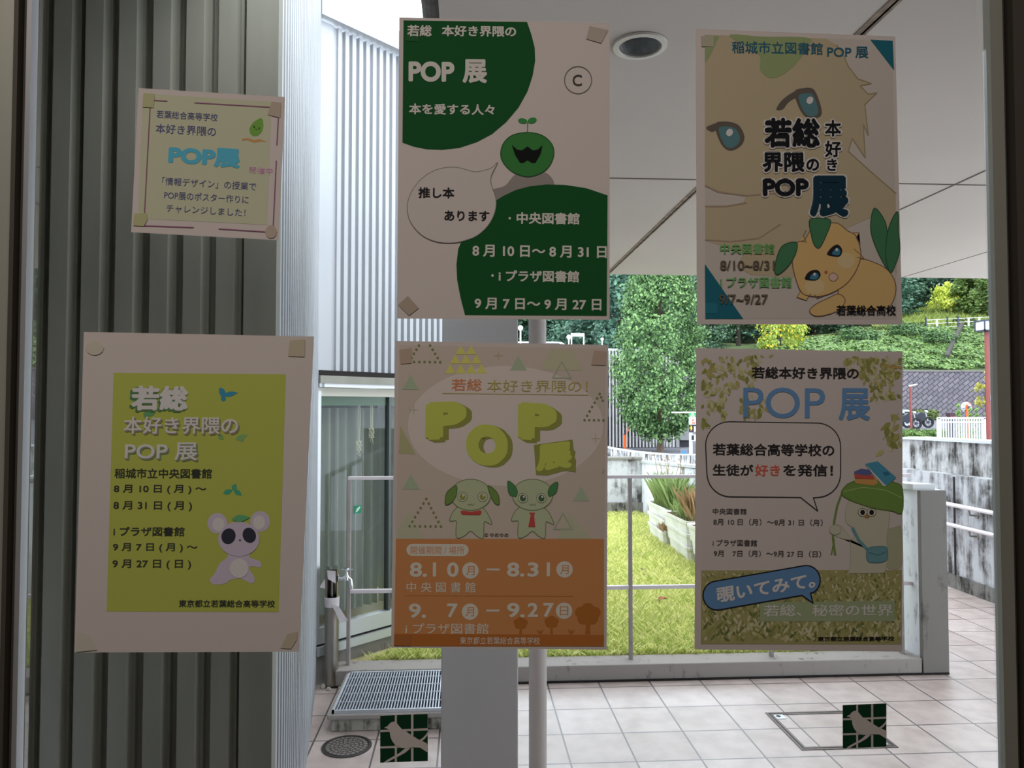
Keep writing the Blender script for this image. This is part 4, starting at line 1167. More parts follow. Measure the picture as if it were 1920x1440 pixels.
while x < cx1 + 0.01:
    if bar0 is None:
        bar0 = MB().box((x - 0.023, Y - 0.05, zb), (x + 0.023, Y + 0.05, zr), mat('louvre_bar', (198, 194, 194), rough=0.5)).build('louvre_bar', cp); xb0 = x
    else:
        c_ = bar0.copy(); COL.objects.link(c_); c_.location.x += x - xb0
    x += 0.121
b = MB(); zt_ = at(1280, 806, Y).z
b.box((cx1 + 0.05, Y, zb), (cxe, Y + 0.05, zt_), M_CPD)
for k in range(9): z = zb + 0.25 + k * (zt_ - zb - 0.25) / 9; b.box((cx1 + 0.05, Y - 0.06, z), (cxe, Y, z + 0.035), M_CPC)
b.build('shutter', cp)
b = MB(); b.box((cx1 - 0.04, Y - 0.06, zb), (cx1 + 0.08, Y + 0.08, zt_ + 0.4), M_CPC); b.build('corner_post', cp)
# white car parked on the roof deck
Yc = 30.0; zdk = zr - 0.17
q0 = at(1033, 645, Yc); q1 = at(1072, 645, Yc); zt_ = at(1050, 640.5, Yc).z; Lc = 3.6
xr_ = q1.x + 0.55; xl_ = xr_ - Lc; hc = zt_ - zdk
car = empty('car', ((xl_ + xr_) / 2, Yc, zdk), 'white car on the car park roof, only its roof showing above the poster', 'car')
M_CARW = mat('car_white', (236, 238, 242), rough=0.25, spec=0.6); M_CARG = mat('car_glass', (46, 52, 64), rough=0.1)
b = MB(); b.prism([(xl_, Yc, zdk + 0.25*hc), (xr_, Yc, zdk + 0.25*hc), (xr_, Yc, zdk + 0.55*hc), (xr_ - 0.5, Yc, zdk + 0.62*hc), (xr_ - 0.95, Yc, zdk + hc*0.97), (xr_ - 1.3, Yc, zdk + hc), (xl_ + 0.6, Yc, zdk + hc), (xl_ + 0.15, Yc, zdk + 0.92*hc), (xl_, Yc, zdk + 0.6*hc)], (0, 1.5, 0), M_CARW); b.build('body', car, bevel=0.04)
b = MB(); b.prism([(xl_ + 0.3, Yc - 0.01, zdk + 0.62*hc), (xr_ - 0.7, Yc - 0.01, zdk + 0.62*hc), (xr_ - 1.08, Yc - 0.01, zdk + 0.92*hc), (xl_ + 0.45, Yc - 0.01, zdk + 0.92*hc)], (0, 0.02, 0), M_CARG); b.build('side_window', car)
for x in (xl_ + 0.65, xr_ - 0.65):
    b = MB(); b.lathe((x, Yc - 0.02, zdk + 0.28), [(0.28, 0), (0.28, 0.2)], M_BLK, 20, 'y'); b.build('wheel', car, smooth=True)
# globe lamps on the roof deck
M_GLOBE = mat('globe_glass', (238, 240, 244), rough=0.2)
for (px, py, Yg, R, lab) in ((976, 615, 29, 0.10, 'white globe lamp on a pole seen between pillar and pipe'), (1066.5, 632, 29.4, 0.09, 'white globe lamp beside the white car on the roof'), (1129, 636, 37, 0.083, 'small white globe lamp furthest right above the middle poster')):
    q = at(px, py, Yg); zb_ = zr - 0.17
    root = empty('globe_lamp', (q.x, Yg, zb_), lab, 'lamp', 'globe lamps on the car park roof')
    b = MB(); b.tube([(q.x, Yg, zb_), (q.x, Yg, q.z - R)], 0.028, M_WHITE, 10); b.lathe((q.x, Yg, q.z - R * 1.05), [(0.05, 0), (0.05, 0.06)], M_ALU, 12); b.build('pole', root, smooth=True)
    b = MB(); b.ball((q.x, Yg, q.z), R, M_GLOBE, 18, 12); b.build('globe', root, smooth=True)
# white sign frame on the roof deck
Yg = 32.0; xa, xb = at(1071.5, 630, Yg).x, at(1094.5, 630, Yg).x; zt_ = at(1083, 625, Yg).z; zm = at(1083, 631, Yg).z
root = empty('gate_sign', ((xa + xb) / 2, Yg, zr - 0.17), 'white gate shaped sign frame on the car park roof', 'sign')
for x in (xa, xb): b = MB(); b.box((x - 0.025, Yg - 0.03, zr - 0.17), (x + 0.025, Yg + 0.03, zt_), M_WHITE); b.build('post', root)
b = MB(); b.box((xa, Yg - 0.05, zm), (xb, Yg + 0.02, zt_), M_WHITE); b.build('board', root)
# orange gate post with tilted paddle
Y = 24.6; q = at(1171.5, 815, Y); zb = zg(Y)
og = empty('gate_post', (q.x, Y, zb), 'short orange post with a tilted orange paddle in front of the car park', 'gate post')
b = MB(); b.box((q.x - 0.042, Y - 0.04, zb), (q.x + 0.042, Y + 0.04, q.z), M_OR); b.build('post', og, bevel=0.008)
b = MB(); b.ball((q.x, Y, q.z + 0.02), 0.045, M_DKMET, 10, 8); b.build('pivot', og, smooth=True)
b = MB(); b.prism([(q.x + 0.02, Y - 0.01, q.z - 0.02), (q.x + 0.10, Y - 0.01, q.z + 0.27), (q.x + 0.20, Y - 0.01, q.z + 0.24), (q.x + 0.14, Y - 0.01, q.z + 0.14)], (0, 0.02, 0), mat('faded_orange', (232, 150, 124), rough=0.5)); b.build('paddle', og)
# parking sign post
Y = 21.0; zb = zg(Y); q = at(1295.5, 800, Y)
sg = empty('sign_post', (q.x, Y, zb), 'white post carrying green, white and black parking signs', 'sign')
U = Y / FPX
def srect(px_0, py_0, px_1, py_1, yo, d, m, nm_, par):
    a = at(px_0, py_0, Y); c_ = at(px_1, py_1, Y)
    b = MB(); b.box((a.x, Y + yo, a.z), (c_.x, Y + yo + d, c_.z), m); return b.build(nm_, par)
M_SGN = mat('sign_bright_green', (40, 160, 80), rough=0.4)
b = MB(); b.box((q.x - 0.04, Y, zb), (q.x + 0.04, Y + 0.06, at(1295, 775, Y).z), M_WHITE); b.build('post', sg)
srect(1259.5, 772, 1312, 774.5, -0.02, 0.05, M_WHITE, 'cross_arm', sg)
g1 = srect(1291.5, 774, 1318, 782, -0.04, 0.03, M_SGN, 'green_plate', sg)
srect(1295, 775.5, 1300, 778, -0.045, 0.004, M_WHITE, 'symbol', g1); srect(1293.5, 779.5, 1302, 781, -0.045, 0.004, M_WHITE, 'caption', g1)
w1 = srect(1291.5, 782.3, 1318, 796, -0.04, 0.03, M_WHITE, 'white_plate', sg)
srect(1297, 786, 1300, 790, -0.045, 0.004, mat('sign_red', (200, 90, 70), rough=0.5), 'symbol', w1); srect(1296.5, 791.5, 1302.5, 794.5, -0.045, 0.004, mat('sign_red', (200, 90, 70)), 'caption', w1)
k1 = srect(1291.5, 796.3, 1318, 810.5, -0.04, 0.03, mat('sign_black', (36, 36, 46), rough=0.4), 'black_plate', sg)
a = at(1292, 802.5, Y); 
b = MB(); u = U
b.poly([(a.x + s_*u, Y - 0.045, a.z + t_*u) for s_, t_ in ((0, 0.9), (2.4, 0.9), (2.4, 6), (4.2, 3.2), (5.6, 0), (4.2, -3.2), (2.4, -6), (2.4, -0.9), (0, -0.9))], mat('arrow_yellow', (250, 190, 50), rough=0.5)); b.build('arrow', k1)
srect(1300.3, 799, 1303.5, 809.5, -0.045, 0.004, M_WHITE, 'caption', k1)
bx = srect(1294.5, 815, 1303.5, 826.5, -0.06, 0.06, M_WHITE, 'control_box', sg)
srect(1295.3, 816, 1300.2, 825.2, -0.065, 0.004, mat('sign_black', (36, 36, 46)), 'screen', bx)
# blue triangular plate
Y = 22.5; q = at(1282.5, 852, Y)
b = MB(); b.box((q.x - 0.11, Y, zg(Y)), (q.x + 0.11, Y + 0.02, at(1282, 841, Y).z), mat('plate_grey', (120, 122, 128), rough=0.6)); bp_ = b.build('warning_board', label='low grey board with a blue triangle behind the ramp wall', cat='sign')
b = MB(); z = at(1282, 843, Y).z; b.poly([(q.x - 0.085, Y - 0.003, z - 0.14), (q.x + 0.085, Y - 0.003, z - 0.14), (q.x + 0.085, Y - 0.003, z - 0.10), (q.x, Y - 0.003, z), (q.x - 0.085, Y - 0.003, z - 0.10)], mat('sign_blue', (70, 130, 226), rough=0.5)); b.build('triangle', bp_)

# ================================================================== WINDOW AND ROOM
YGL = 0.748
YP = 0.7440
def gx(px, Y=YGL): return at(px, 720, Y).x
M_FR = mat('window_frame_metal', (182, 185, 174), rough=0.5, metal=0.3, var=0.06, scale=8, stretch=(1, 1, 0.2))
M_FRD = mat('window_frame_shadow', (92, 88, 80), rough=0.6, metal=0.2)
M_GASK = mat('rubber_gasket', (14, 14, 14), rough=0.8)
M_FRB = mat('window_stile_bluegrey', (182, 186, 190), rough=0.45, metal=0.3, var=0.05, scale=8, stretch=(1, 1, 0.2))
ZW0, ZW1 = 0.08, 2.30
xgl, xgr = gx(60), gx(1862)
w1 = empty('window_1', ((xgl + xgr) / 2, YGL, ZW0)); w1['kind'] = 'structure'
b = MB(); b.box((xgl, YGL, ZW0), (xgr, YGL + 0.006, ZW1), glassmat('window_glass', (0.97, 0.985, 0.98), refl=0.28)); b.build('pane', w1)
b = MB(); b.box((gx(1857, YGL + 0.0065), YGL - 0.004, ZW0), (gx(1889), YGL + 0.0065, ZW1), M_FR); b.build('right_stile', w1)
b = MB(); b.box((gx(1889), YGL + 0.002, ZW0), (gx(1899.5), YGL + 0.0065, ZW1), M_FRD); b.box((gx(1899.5), YGL + 0.006, ZW0), (gx(1906), YGL + 0.0065, ZW1), M_GASK); b.build('right_gasket', w1)
b = MB(); b.box((gx(1906), YGL - 0.006, ZW0), (gx(1990), YGL + 0.0065, ZW1), M_FRD); b.build('right_jamb', w1)
b = MB(); b.box((gx(38), YGL - 0.002, ZW0), (gx(44), YGL + 0.0065, ZW1), M_FRB); b.box((gx(44), YGL - 0.005, ZW0), (gx(58, YGL + 0.0065), YGL + 0.0065, ZW1), M_FRB); b.build('left_stile', w1)
b = MB(); b.box((gx(29), YGL + 0.002, ZW0), (gx(38), YGL + 0.0065, ZW1), M_FRD); b.box((gx(24.5), YGL + 0.006, ZW0), (gx(29), YGL + 0.0065, ZW1), M_GASK); b.build('left_gasket', w1)
b = MB(); b.box((gx(16), YGL - 0.004, ZW0), (gx(24.5), YGL + 0.0065, ZW1), M_FRD); b.box((gx(-70), YGL + 0.0, ZW0), (gx(16), YGL + 0.0065, ZW1), M_FR); b.build('left_jamb', w1)
b = MB(); b.box((gx(-70), YGL - 0.01, ZW0 - 0.08), (gx(1990), YGL + 0.05, ZW0), M_FR); b.build('bottom_rail', w1)
b = MB(); b.box((gx(-70), YGL - 0.01, ZW1), (gx(1990), YGL + 0.05, ZW1 + 0.08), M_FR); b.build('head_rail', w1)
M_ROOM = mat('room_paint', (128, 122, 114), rough=0.85)
M_ROOMF = mat('room_floor', (176, 166, 158), rough=0.6)
xl_, xr_ = gx(-70), gx(1990)
b = MB()
b.box((-3.2, YGL - 0.03, 0), (xl_, YGL + 0.05, 2.8), M_ROOM); b.box((xr_, YGL - 0.03, 0), (3.2, YGL + 0.05, 2.8), M_ROOM)
b.box((xl_, YGL - 0.03, ZW1 + 0.08), (xr_, YGL + 0.05, 2.8), M_ROOM)
b.build('wall_front', kind='structure')
MB().box((-3.2, -5.1, 0), (-3.1, YGL - 0.03, 2.8), M_ROOM).build('wall_room_left', kind='structure')
MB().box((3.1, -5.1, 0), (3.2, YGL - 0.03, 2.8), M_ROOM).build('wall_room_right', kind='structure')
MB().box((-3.2, -5.2, 0), (3.2, -5.1, 2.8), M_ROOM).build('wall_room_back', kind='structure')
MB().box((-3.2, -5.2, 2.70), (3.2, YGL - 0.03, 2.78), M_ROOM).build('ceiling_room', kind='structure')
MB().box((-3.2, -5.2, -0.1), (3.2, 0.70, 0.0), M_ROOMF).build('floor_room', kind='structure')
b = MB(); b.box((-1.40, -0.33, 2.665), (0.70, -0.07, 2.70), M_WHITE); b.build('fill_light_housing', label='long white housing added around the fill light above the camera', cat='light')  # invented housing for the poster fill light, out of view

# ================================================================== POSTERS
_tc = {}
def text2d(s, bold):
    key = (s, bold)
    if key in _tc: return _tc[key]
    c_ = bpy.data.curves.new('txt', 'FONT'); c_.body = s; c_.resolution_u = 5; c_.offset = bold; c_.fill_mode = 'FRONT'
    o = bpy.data.objects.new('txt', c_); COL.objects.link(o)
    bpy.context.view_layer.update()
    me = bpy.data.meshes.new_from_object(o.evaluated_get(bpy.context.evaluated_depsgraph_get()))
    v = np.array([(q.co.x, q.co.y) for q in me.vertices]); f_ = [tuple(p.vertices) for p in me.polygons]
    bpy.data.objects.remove(o, do_unlink=True); bpy.data.curves.remove(c_); bpy.data.meshes.remove(me)
    _tc[key] = (v, f_)
    return _tc[key]
PAPER_REF = (136, 124, 116)
def ink(c, ref=PAPER_REF):
    """printed colour: the tone seen in the photo relative to the white paper beside it"""
    a = [max(0.004, min(0.9, lin1(x) / lin1(r) * w_)) for x, r, w_ in zip(c, ref, (0.80, 0.745, 0.715))]
    g_ = 0.3 * a[0] + 0.59 * a[1] + 0.11 * a[2]; a = [max(0.004, 0.88 * x + 0.10 * g_) for x in a]
    key = 'ink_%d_%d_%d' % tuple(int(x * 255) for x in a)
    if key in _mats: return _mats[key]
    m, n, L, bb = _principled(key)
    bb.inputs['Base Color'].default_value = (*a, 1); bb.inputs['Roughness'].default_value = 0.75; bb.inputs['Specular IOR Level'].default_value = 0.12
    _mats[key] = m
    return m
def paper_mat():
    m, n, L, bb = _principled('poster_paper')
    bb.inputs['Base Color'].default_value = (0.80, 0.745, 0.715, 1); bb.inputs['Roughness'].default_value = 0.8; bb.inputs['Specular IOR Level'].default_value = 0.12
    return m
M_PAPER = paper_mat()
class Poster:
    def __init__(s, label, crop, corners, group=None, name='poster', cat='poster', ref=PAPER_REF, slope=0.0, lean=0.0, tape=None):
        s.cx, s.cy, s.sc = crop; s.ref = ref; s.slope = slope; s.lean = lean; s.parts = {}; s.cnt = 0
        c3 = [s.w(x, y, 0) for x, y in corners]
        b = MB(); b.prism(c3, (0, 0.0003, 0), M_PAPER)
        cen = sum((Vector(p) for p in c3), Vector()) / 4
        s.root = b.build(name, origin=cen, label=label, cat=cat, group=group)
    def w(s, x, y, L_):
        p = at(s.cx + x * s.sc, s.cy + y * s.sc, YP)
        return (p.x, YP - 0.00016 * L_, p.z)
    def part(s, nm_):
        if nm_ not in s.parts: s.parts[nm_] = MB()
        return s.parts[nm_]
    def poly(s, nm_, pts, c, L_=1, m=None):
        s.cnt += 1; L_ += (s.cnt % 60) * 0.006
        s.part(nm_).poly([s.w(x, y, L_) for x, y in pts], m or ink(c, s.ref))
    def smooth(s, nm_, pts, c, L_=1, outline=None, ow=2.5, closed=True, k=6):
        """closed Catmull-Rom blob"""
        n = len(pts); out = []
        for i in range(n):
            p0, p1, p2, p3 = (np.array(pts[(i + j) % n], float) for j in (-1, 0, 1, 2))
            for t in np.linspace(0, 1, k, endpoint=False):
                out.append(tuple(0.5 * ((2*p1) + (-p0+p2)*t + (2*p0-5*p1+4*p2-p3)*t*t + (-p0+3*p1-3*p2+p3)*t**3)))
        s.poly(nm_, out, c, L_)
        if outline: s.line(nm_, out + [out[0]], outline, ow, L_ + 0.5)
    def line(s, nm_, pts, c, w=4, L_=2):
        b = s.part(nm_); m = ink(c, s.ref)
        for (xa, ya), (xb, yb) in zip(pts, pts[1:]):
            d = math.hypot(xb - xa, yb - ya)
            if d < 1e-6: continue
            s.cnt += 1; L_ += 0.003
            ux, uy = (xb - xa) / d * w / 2, (yb - ya) / d * w / 2; e = 0.5
            b.poly([s.w(x, y, L_) for x, y in ((xa - uy - ux*e, ya + ux - uy*e), (xb - uy + ux*e, yb + ux + uy*e), (xb + uy + ux*e, yb - ux + uy*e), (xa + uy - ux*e, ya - ux - uy*e))], m)
    def ell(s, nm_, cx, cy, rx, ry, c, L_=1, rot=0, outline=None, ow=2.5, n=36):
        pts = [(cx + rx*math.cos(a)*math.cos(rot) - ry*math.sin(a)*math.sin(rot), cy + rx*math.cos(a)*math.sin(rot) + ry*math.sin(a)*math.cos(rot)) for a in (2*math.pi*i/n for i in range(n))]
        if c is not None: s.poly(nm_, pts, c, L_)
        if outline: s.line(nm_, pts + [pts[0]], outline, ow, L_ + 0.5)
    def leaf(s, nm_, x0, y0, x1, y1, w, c, L_=2):
        dx, dy = x1 - x0, y1 - y0; n = 8; a = []; bq = []
        for i in range(n + 1):
            t = i / n; h = w * math.sin(math.pi * t ** 0.8); d = math.hypot(dx, dy)
            a.append((x0 + dx*t - dy/d*h, y0 + dy*t + dx/d*h)); bq.append((x0 + dx*t + dy/d*h, y0 + dy*t - dx/d*h))
        s.poly(nm_, a + bq[1:-1][::-1], c, L_)
    def text(s, nm_, t, x0, y0, x1, y1, c, L_=3, bold=0.0, slope=None, lean=None, halo=None, shadow=None):
        v, f_ = text2d(t, 0.0)
        mn = v.min(0) - bold; mx = v.max(0) + bold; sl = s.slope if slope is None else slope; le = s.lean if lean is None else lean
        W_, H_ = x1 - x0, y1 - y0
        own = nm_ in ('lettering', 'title_lettering')
        b = MB() if own else s.part(nm_)
        nb = 0 if bold <= 0 else (4 if bold < 0.025 else 8)
        offs = [(0, 0)] + [(bold * math.cos(2 * math.pi * (k + 0.5) / nb), bold * math.sin(2 * math.pi * (k + 0.5) / nb)) for k in range(nb)]
        def put(dx, dy, lay, cc):
            for k, (ox, oy) in enumerate(offs):
                u = (v[:, 0] + ox - mn[0]) / (mx[0] - mn[0]); q = (mx[1] - v[:, 1] - oy) / (mx[1] - mn[1])
                X = x0 + u * W_ + le * q * H_; Y_ = y0 + q * H_ + sl * u * W_
                b.add([s.w(x + dx, y + dy, lay - 0.02 * k) for x, y in zip(X, Y_)], f_, ink(cc, s.ref))
        if shadow:
            (dx, dy, cc) = shadow; put(dx, dy, L_ - 1, cc)
            put(dx * 0.5, dy * 0.5, L_ - 0.95, cc)
        if halo:
            r, cc = halo
            for k in range(8): put(r * math.cos(k * 0.7854), r * math.sin(k * 0.7854), L_ - 1.2 - 0.02 * k, cc)
        put(0, 0, L_, c)
        if own: b.build(nm_, s.root)
    def tape(s, pts, c=(124, 108, 90), L_=5):
        b = MB(); b.poly([s.w(x, y, L_) for x, y in pts], ink(c, s.ref)); b.build('tape', s.root)
    def flush(s, nm_):
        s.parts.pop(nm_).build(nm_, s.root)
    def finish(s):
        for nm_, b in s.parts.items():
            b.build(nm_, s.root)

# ---- poster 1: small square notice, upper left
p = Poster('small square yellow green notice taped above the green koala poster', (220, 150, 340 / 1579), [(185, 70), (1460, 148), (1405, 1395), (120, 1325)], ref=(152, 138, 140), slope=0.060, lean=-0.053)
p.poly('yellow_panel', [(225, 118), (1342, 190), (1302, 1262), (180, 1205)], (144, 138, 120))
PU = (106, 62, 90)
for l in ([(435, 185), (290, 178), (232, 1270), (665, 1285)], [(675, 200), (1407, 243), (1390, 565)], [(1385, 705), (1355, 1327), (885, 1297)]): p.line('border_line', l, PU, 9, 3)
NV = (66, 66, 104)
p.text('lettering', '若葉総合高等学校', 345, 263, 878, 330, NV)
p.text('lettering', '本好き界隈の', 338, 380, 862, 462, NV, bold=0.006)
p.text('title_lettering', 'POP展', 450, 565, 1075, 735, (54, 128, 160), bold=0.055)
p.text('lettering', '開催中！', 1150, 755, 1385, 812, (158, 106, 146))
p.text('lettering', '「情報デザイン」の授業で', 395, 845, 1212, 915, NV)
p.text('lettering', 'POP展のポスター作りに', 412, 965, 1145, 1035, NV)
p.text('lettering', 'チャレンジしました！', 430, 1085, 1118, 1150, NV)
G1 = (84, 118, 44)
p.smooth('leaf_drawing', [(1258, 335), (1272, 400), (1255, 455), (1215, 488), (1170, 482), (1150, 440), (1165, 395), (1205, 355)], G1, 2)
p.ell('leaf_drawing', 1192, 410, 7, 9, (40, 60, 30), 3); p.ell('leaf_drawing', 1236, 422, 7, 9, (40, 60, 30), 3); p.line('leaf_drawing', [(1200, 425), (1212, 433), (1224, 430)], (40, 60, 30), 4, 3)
p.line('leaf_drawing', [(1172, 484), (1165, 505)], (150, 140, 110), 5, 2)
BK = (150, 104, 62)
p.poly('book_drawing', [(1085, 515), (1130, 505), (1185, 522), (1245, 515), (1300, 540), (1245, 535), (1195, 548), (1175, 540), (1130, 522), (1085, 532)], BK, 2)
for q in ([(232, 118), (325, 122), (318, 243), (222, 238)], [(1345, 190), (1428, 200), (1418, 330), (1310, 305)], [(150, 1165), (258, 1160), (265, 1215), (232, 1275), (140, 1268)]): p.tape(q, (134, 128, 96) if q[0][0] < 300 else (134, 116, 108))
p.tape([(1340 + 50*math.cos(a*0.5), 1322 + 58*math.sin(a*0.5)) for a in range(13)], (138, 118, 112)); p.finish()

# ---- poster 2: green koala poster, lower left
p = Poster('white bordered poster with a bright green panel and a cartoon koala', (130, 610, 470 / 1074), [(62, 28), (1048, 48), (985, 1398), (22, 1402)], ref=(136, 125, 122), slope=0.004, lean=-0.03)
p.poly('green_panel', [(190, 203), (928, 210), (897, 1228), (160, 1226)], (120, 122, 44))
for a in ((300, 265, 262, 300), (285, 330, 262, 278), (330, 380, 372, 372), (338, 372, 322, 396)): p.leaf('leaf_drawing', *a, 14, (66, 104, 66), 2)
WH = (158, 146, 150); SH = (56, 84, 50); BLK = (40, 40, 36)
p.text('title_lettering', '若総', 268, 258, 513, 365, WH, 5, 0.045, shadow=(-9, 8, SH))
p.text('title_lettering', '本好き界隈の', 235, 390, 725, 465, WH, 5, 0.02, shadow=(6, 7, (96, 88, 70)))
p.text('title_lettering', 'POP 展', 240, 500, 552, 577, WH, 5, 0.02, shadow=(6, 7, (84, 92, 72)))
for t, x0, y0, x1, y1 in (('稲城市立中央図書館', 195, 612, 612, 655), ('8 月 10 日 ( 月 ) 〜', 192, 682, 588, 722), ('8 月 31 日 ( 月 )', 190, 752, 527, 795), ('i プラザ図書館', 190, 862, 495, 903), ('9 月 7 日 ( 月 ) 〜', 188, 932, 550, 972), ('9 月 27 日 ( 日 )', 186, 1002, 523, 1045), ('東京都立若葉総合高等学校', 470, 1175, 882, 1207)):
    p.text('lettering', t, x0, y0, x1, y1, BLK, 3, 0.022)
p.flush('leaf_drawing'); BL = (30, 94, 116)
for a, c in (((642, 268, 672, 300), BL), ((645, 270, 668, 318), BL), ((662, 300, 722, 288), BL), ((655, 325, 668, 300), BL), ((660, 720, 702, 705), (40, 108, 84)), ((705, 705, 740, 728), (40, 108, 84)), ((702, 705, 714, 678), (40, 108, 84)), ((640, 470, 662, 490), (84, 112, 56)), ((712, 490, 765, 468), (84, 116, 70)), ((735, 500, 742, 468), (84, 116, 70))):
    p.leaf('leaf_drawing', *a, 11, c, 2)
LV = (134, 121, 142); LV2 = (150, 138, 150)
for cx, cy in ((635, 848), (818, 840)):
    p.ell('koala_drawing', cx, cy, 42, 44, LV, 2)
    p.ell('koala_drawing', cx + (5 if cx < 700 else -4), cy + 5, 26, 30, LV2, 3)
p.smooth('koala_drawing', [(680, 960), (790, 950), (770, 990), (815, 1010), (820, 1035), (770, 1035), (795, 1085), (780, 1105), (735, 1085), (690, 1090), (670, 1105), (620, 1110), (603, 1090), (625, 1060), (645, 1020), (680, 990)], LV, 2)
p.ell('koala_drawing', 727, 915, 88, 74, LV, 4)
p.ell('koala_drawing', 683, 903, 30, 34, (34, 34, 44), 5, rot=0.35); p.ell('koala_drawing', 772, 899, 28, 33, (34, 34, 44), 5, rot=-0.35); p.ell('koala_drawing', 732, 920, 5, 4, (60, 52, 58), 5)
p.ell('koala_drawing', 728, 1041, 40, 41, (160, 148, 146), 4)
p.leaf('koala_drawing', 698, 830, 775, 822, 15, (60, 112, 74), 5)
TP = (126, 114, 98)
p.tape([(945, 65), (1010, 60), (1008, 135), (938, 132)], TP); p.tape([(935, 1322), (978, 1310), (975, 1345), (950, 1385), (905, 1382)], TP)
p.tape([(110 + 38*math.cos(a*0.5), 98 + 30*math.sin(a*0.5)) for a in range(13)], (134, 124, 112)); p.tape([(36, 1310), (90, 1330), (122, 1390), (30, 1398)], (132, 124, 114)); p.finish()

# ---- poster 3: dark green circles, upper middle
p = Poster('white poster with two big dark green circles and a speech bubble', (730, 20, 430 / 1049), [(45, 30), (1008, 58), (1008, 1414), (35, 1408)], ref=(136, 124, 116), slope=0.012, lean=-0.006)
DG = (6, 52, 19)
p.poly('green_shape', [(65, 45), (630, 52), (650, 110), (665, 170), (667, 230), (655, 300), (632, 370), (590, 445), (535, 510), (470, 565), (400, 602), (320, 628), (240, 637), (170, 634), (110, 622), (60, 604)], DG, 1)
p.smooth('coat_drawing', [(590, 742), (712, 740), (752, 800), (660, 820), (560, 850), (490, 868), (468, 822), (530, 800)], (98, 88, 82), 1)
p.poly('green_shape', [(470, 880), (520, 848), (580, 820), (640, 804), (720, 795), (800, 797), (900, 812), (998, 845), (994, 1396), (346, 1392), (325, 1310), (310, 1230), (307, 1160), (315, 1090), (345, 1020), (400, 940)], DG, 2)
p.line('sprout_drawing', [(632, 512), (632, 560)], (50, 84, 46), 4, 2)
p.ell('sprout_drawing', 610, 505, 21, 12, (30, 88, 36), 3, rot=0.15); p.ell('sprout_drawing', 653, 503, 21, 13, (30, 88, 36), 3, rot=-0.3)
p.smooth('head_drawing', [(632, 558), (700, 572), (745, 615), (750, 670), (720, 725), (665, 755), (610, 757), (550, 728), (512, 675), (518, 615), (560, 572)], (32, 80, 32), 3, outline=(20, 56, 22), ow=4)
p.poly('head_drawing', [(560, 615), (585, 637), (607, 640), (632, 622), (655, 640), (678, 637), (700, 617), (692, 655), (668, 697), (650, 697), (632, 684), (612, 697), (598, 697), (575, 660)], (10, 12, 10), 5)
p.ell('circled_letter', 863, 318, 62, 62, None, 2, outline=(78, 70, 66), ow=4); p.text('circled_letter', 'C', 838, 293, 881, 345, (48, 42, 40), 3, 0.012)
BUB = [(495, 695), (468, 720), (430, 732), (390, 738), (345, 726), (300, 717), (250, 720), (200, 735), (150, 768), (110, 815), (88, 862), (82, 905), (92, 955), (120, 1000), (160, 1035), (215, 1057), (275, 1063), (335, 1055), (400, 1030), (450, 985), (478, 935), (488, 890), (485, 850), (472, 815), (464, 785), (466, 755)]
p.smooth('speech_bubble', BUB, (136, 124, 116), 4, outline=(86, 78, 74), ow=3, k=3)
p.text('lettering', '推し本', 133, 808, 298, 858, (26, 22, 22), 6, 0.03); p.text('lettering', 'あります', 252, 915, 458, 962, (26, 22, 22), 6, 0.03)
PW = (140, 132, 122)
for t, x0, y0, x1, y1, bo in (('若総', 82, 66, 195, 118, .03), ('本好き界隈の', 240, 68, 580, 118, .03), ('POP', 88, 232, 298, 326, .045), ('展', 335, 222, 448, 332, .04), ('本を愛する人々', 90, 425, 482, 475, .03), ('・', 545, 944, 556, 956, .05), ('中央図書館', 582, 922, 870, 976, .03), ('8 月 10 日〜 8 月 31 日', 380, 1070, 994, 1126, .03), ('・', 466, 1206, 478, 1218, .05), ('i プラザ図書館', 500, 1186, 868, 1240, .03), ('9 月 7 日〜 9 月 27 日', 390, 1312, 970, 1366, .03)):
    p.text('title_lettering' if y0 < 400 and x1 < 500 else 'lettering', t, x0, y0, x1, y1, PW, 4, bo)
p.tape([(915, 72), (1000, 90), (968, 150), (900, 130)], (118, 106, 92)); p.tape([(85, 1305), (135, 1360), (90, 1395), (40, 1345)], (116, 100, 84)); p.tape([(75, 92), (136, 95), (134, 142), (74, 138)], (20, 58, 28), 3); p.finish()

# ---- poster 4: cream creature with leaf ears, upper right
p = Poster('poster with a cream leaf eared animal and large black title', (1290, 40, 420 / 1043), [(35, 35), (965, 70), (998, 1412), (42, 1410)], ref=(130, 119, 110), slope=0.02, lean=0.01)
p.poly('picture_ground', [(78, 62), (952, 90), (972, 1386), (80, 1385)], (124, 114, 103), 1)
BG = (118, 104, 79); BGo = (100, 88, 62)
p.poly('big_animal_drawing', [(78, 64), (640, 80), (690, 110), (720, 150), (745, 210), (790, 268), (852, 290), (800, 300), (838, 340), (878, 333), (822, 388), (838, 530), (815, 480), (824, 635), (764, 545), (745, 605), (850, 700), (966, 800), (970, 1180), (880, 900), (700, 980), (560, 1060), (490, 1195), (290, 1180), (225, 1140), (260, 1080), (80, 1020), (80, 860), (250, 855), (270, 815), (140, 790), (78, 760)], BG, 2)
p.line('big_animal_drawing', [(690, 110), (720, 150), (745, 210), (790, 268), (852, 290), (800, 300), (838, 340), (878, 333), (822, 388), (838, 530), (815, 480), (824, 635), (764, 545), (745, 605), (850, 700), (966, 800)], BGo, 5, 3)
p.line('big_animal_drawing', [(80, 765), (140, 795), (270, 812), (420, 800)], (104, 86, 68), 7, 3); p.line('big_animal_drawing', [(80, 862), (180, 862), (270, 845)], (104, 86, 68), 7, 3); p.line('big_animal_drawing', [(80, 1018), (200, 1026), (330, 1010), (430, 945)], (104, 86, 68), 6, 3)
GE = (92, 100, 62)
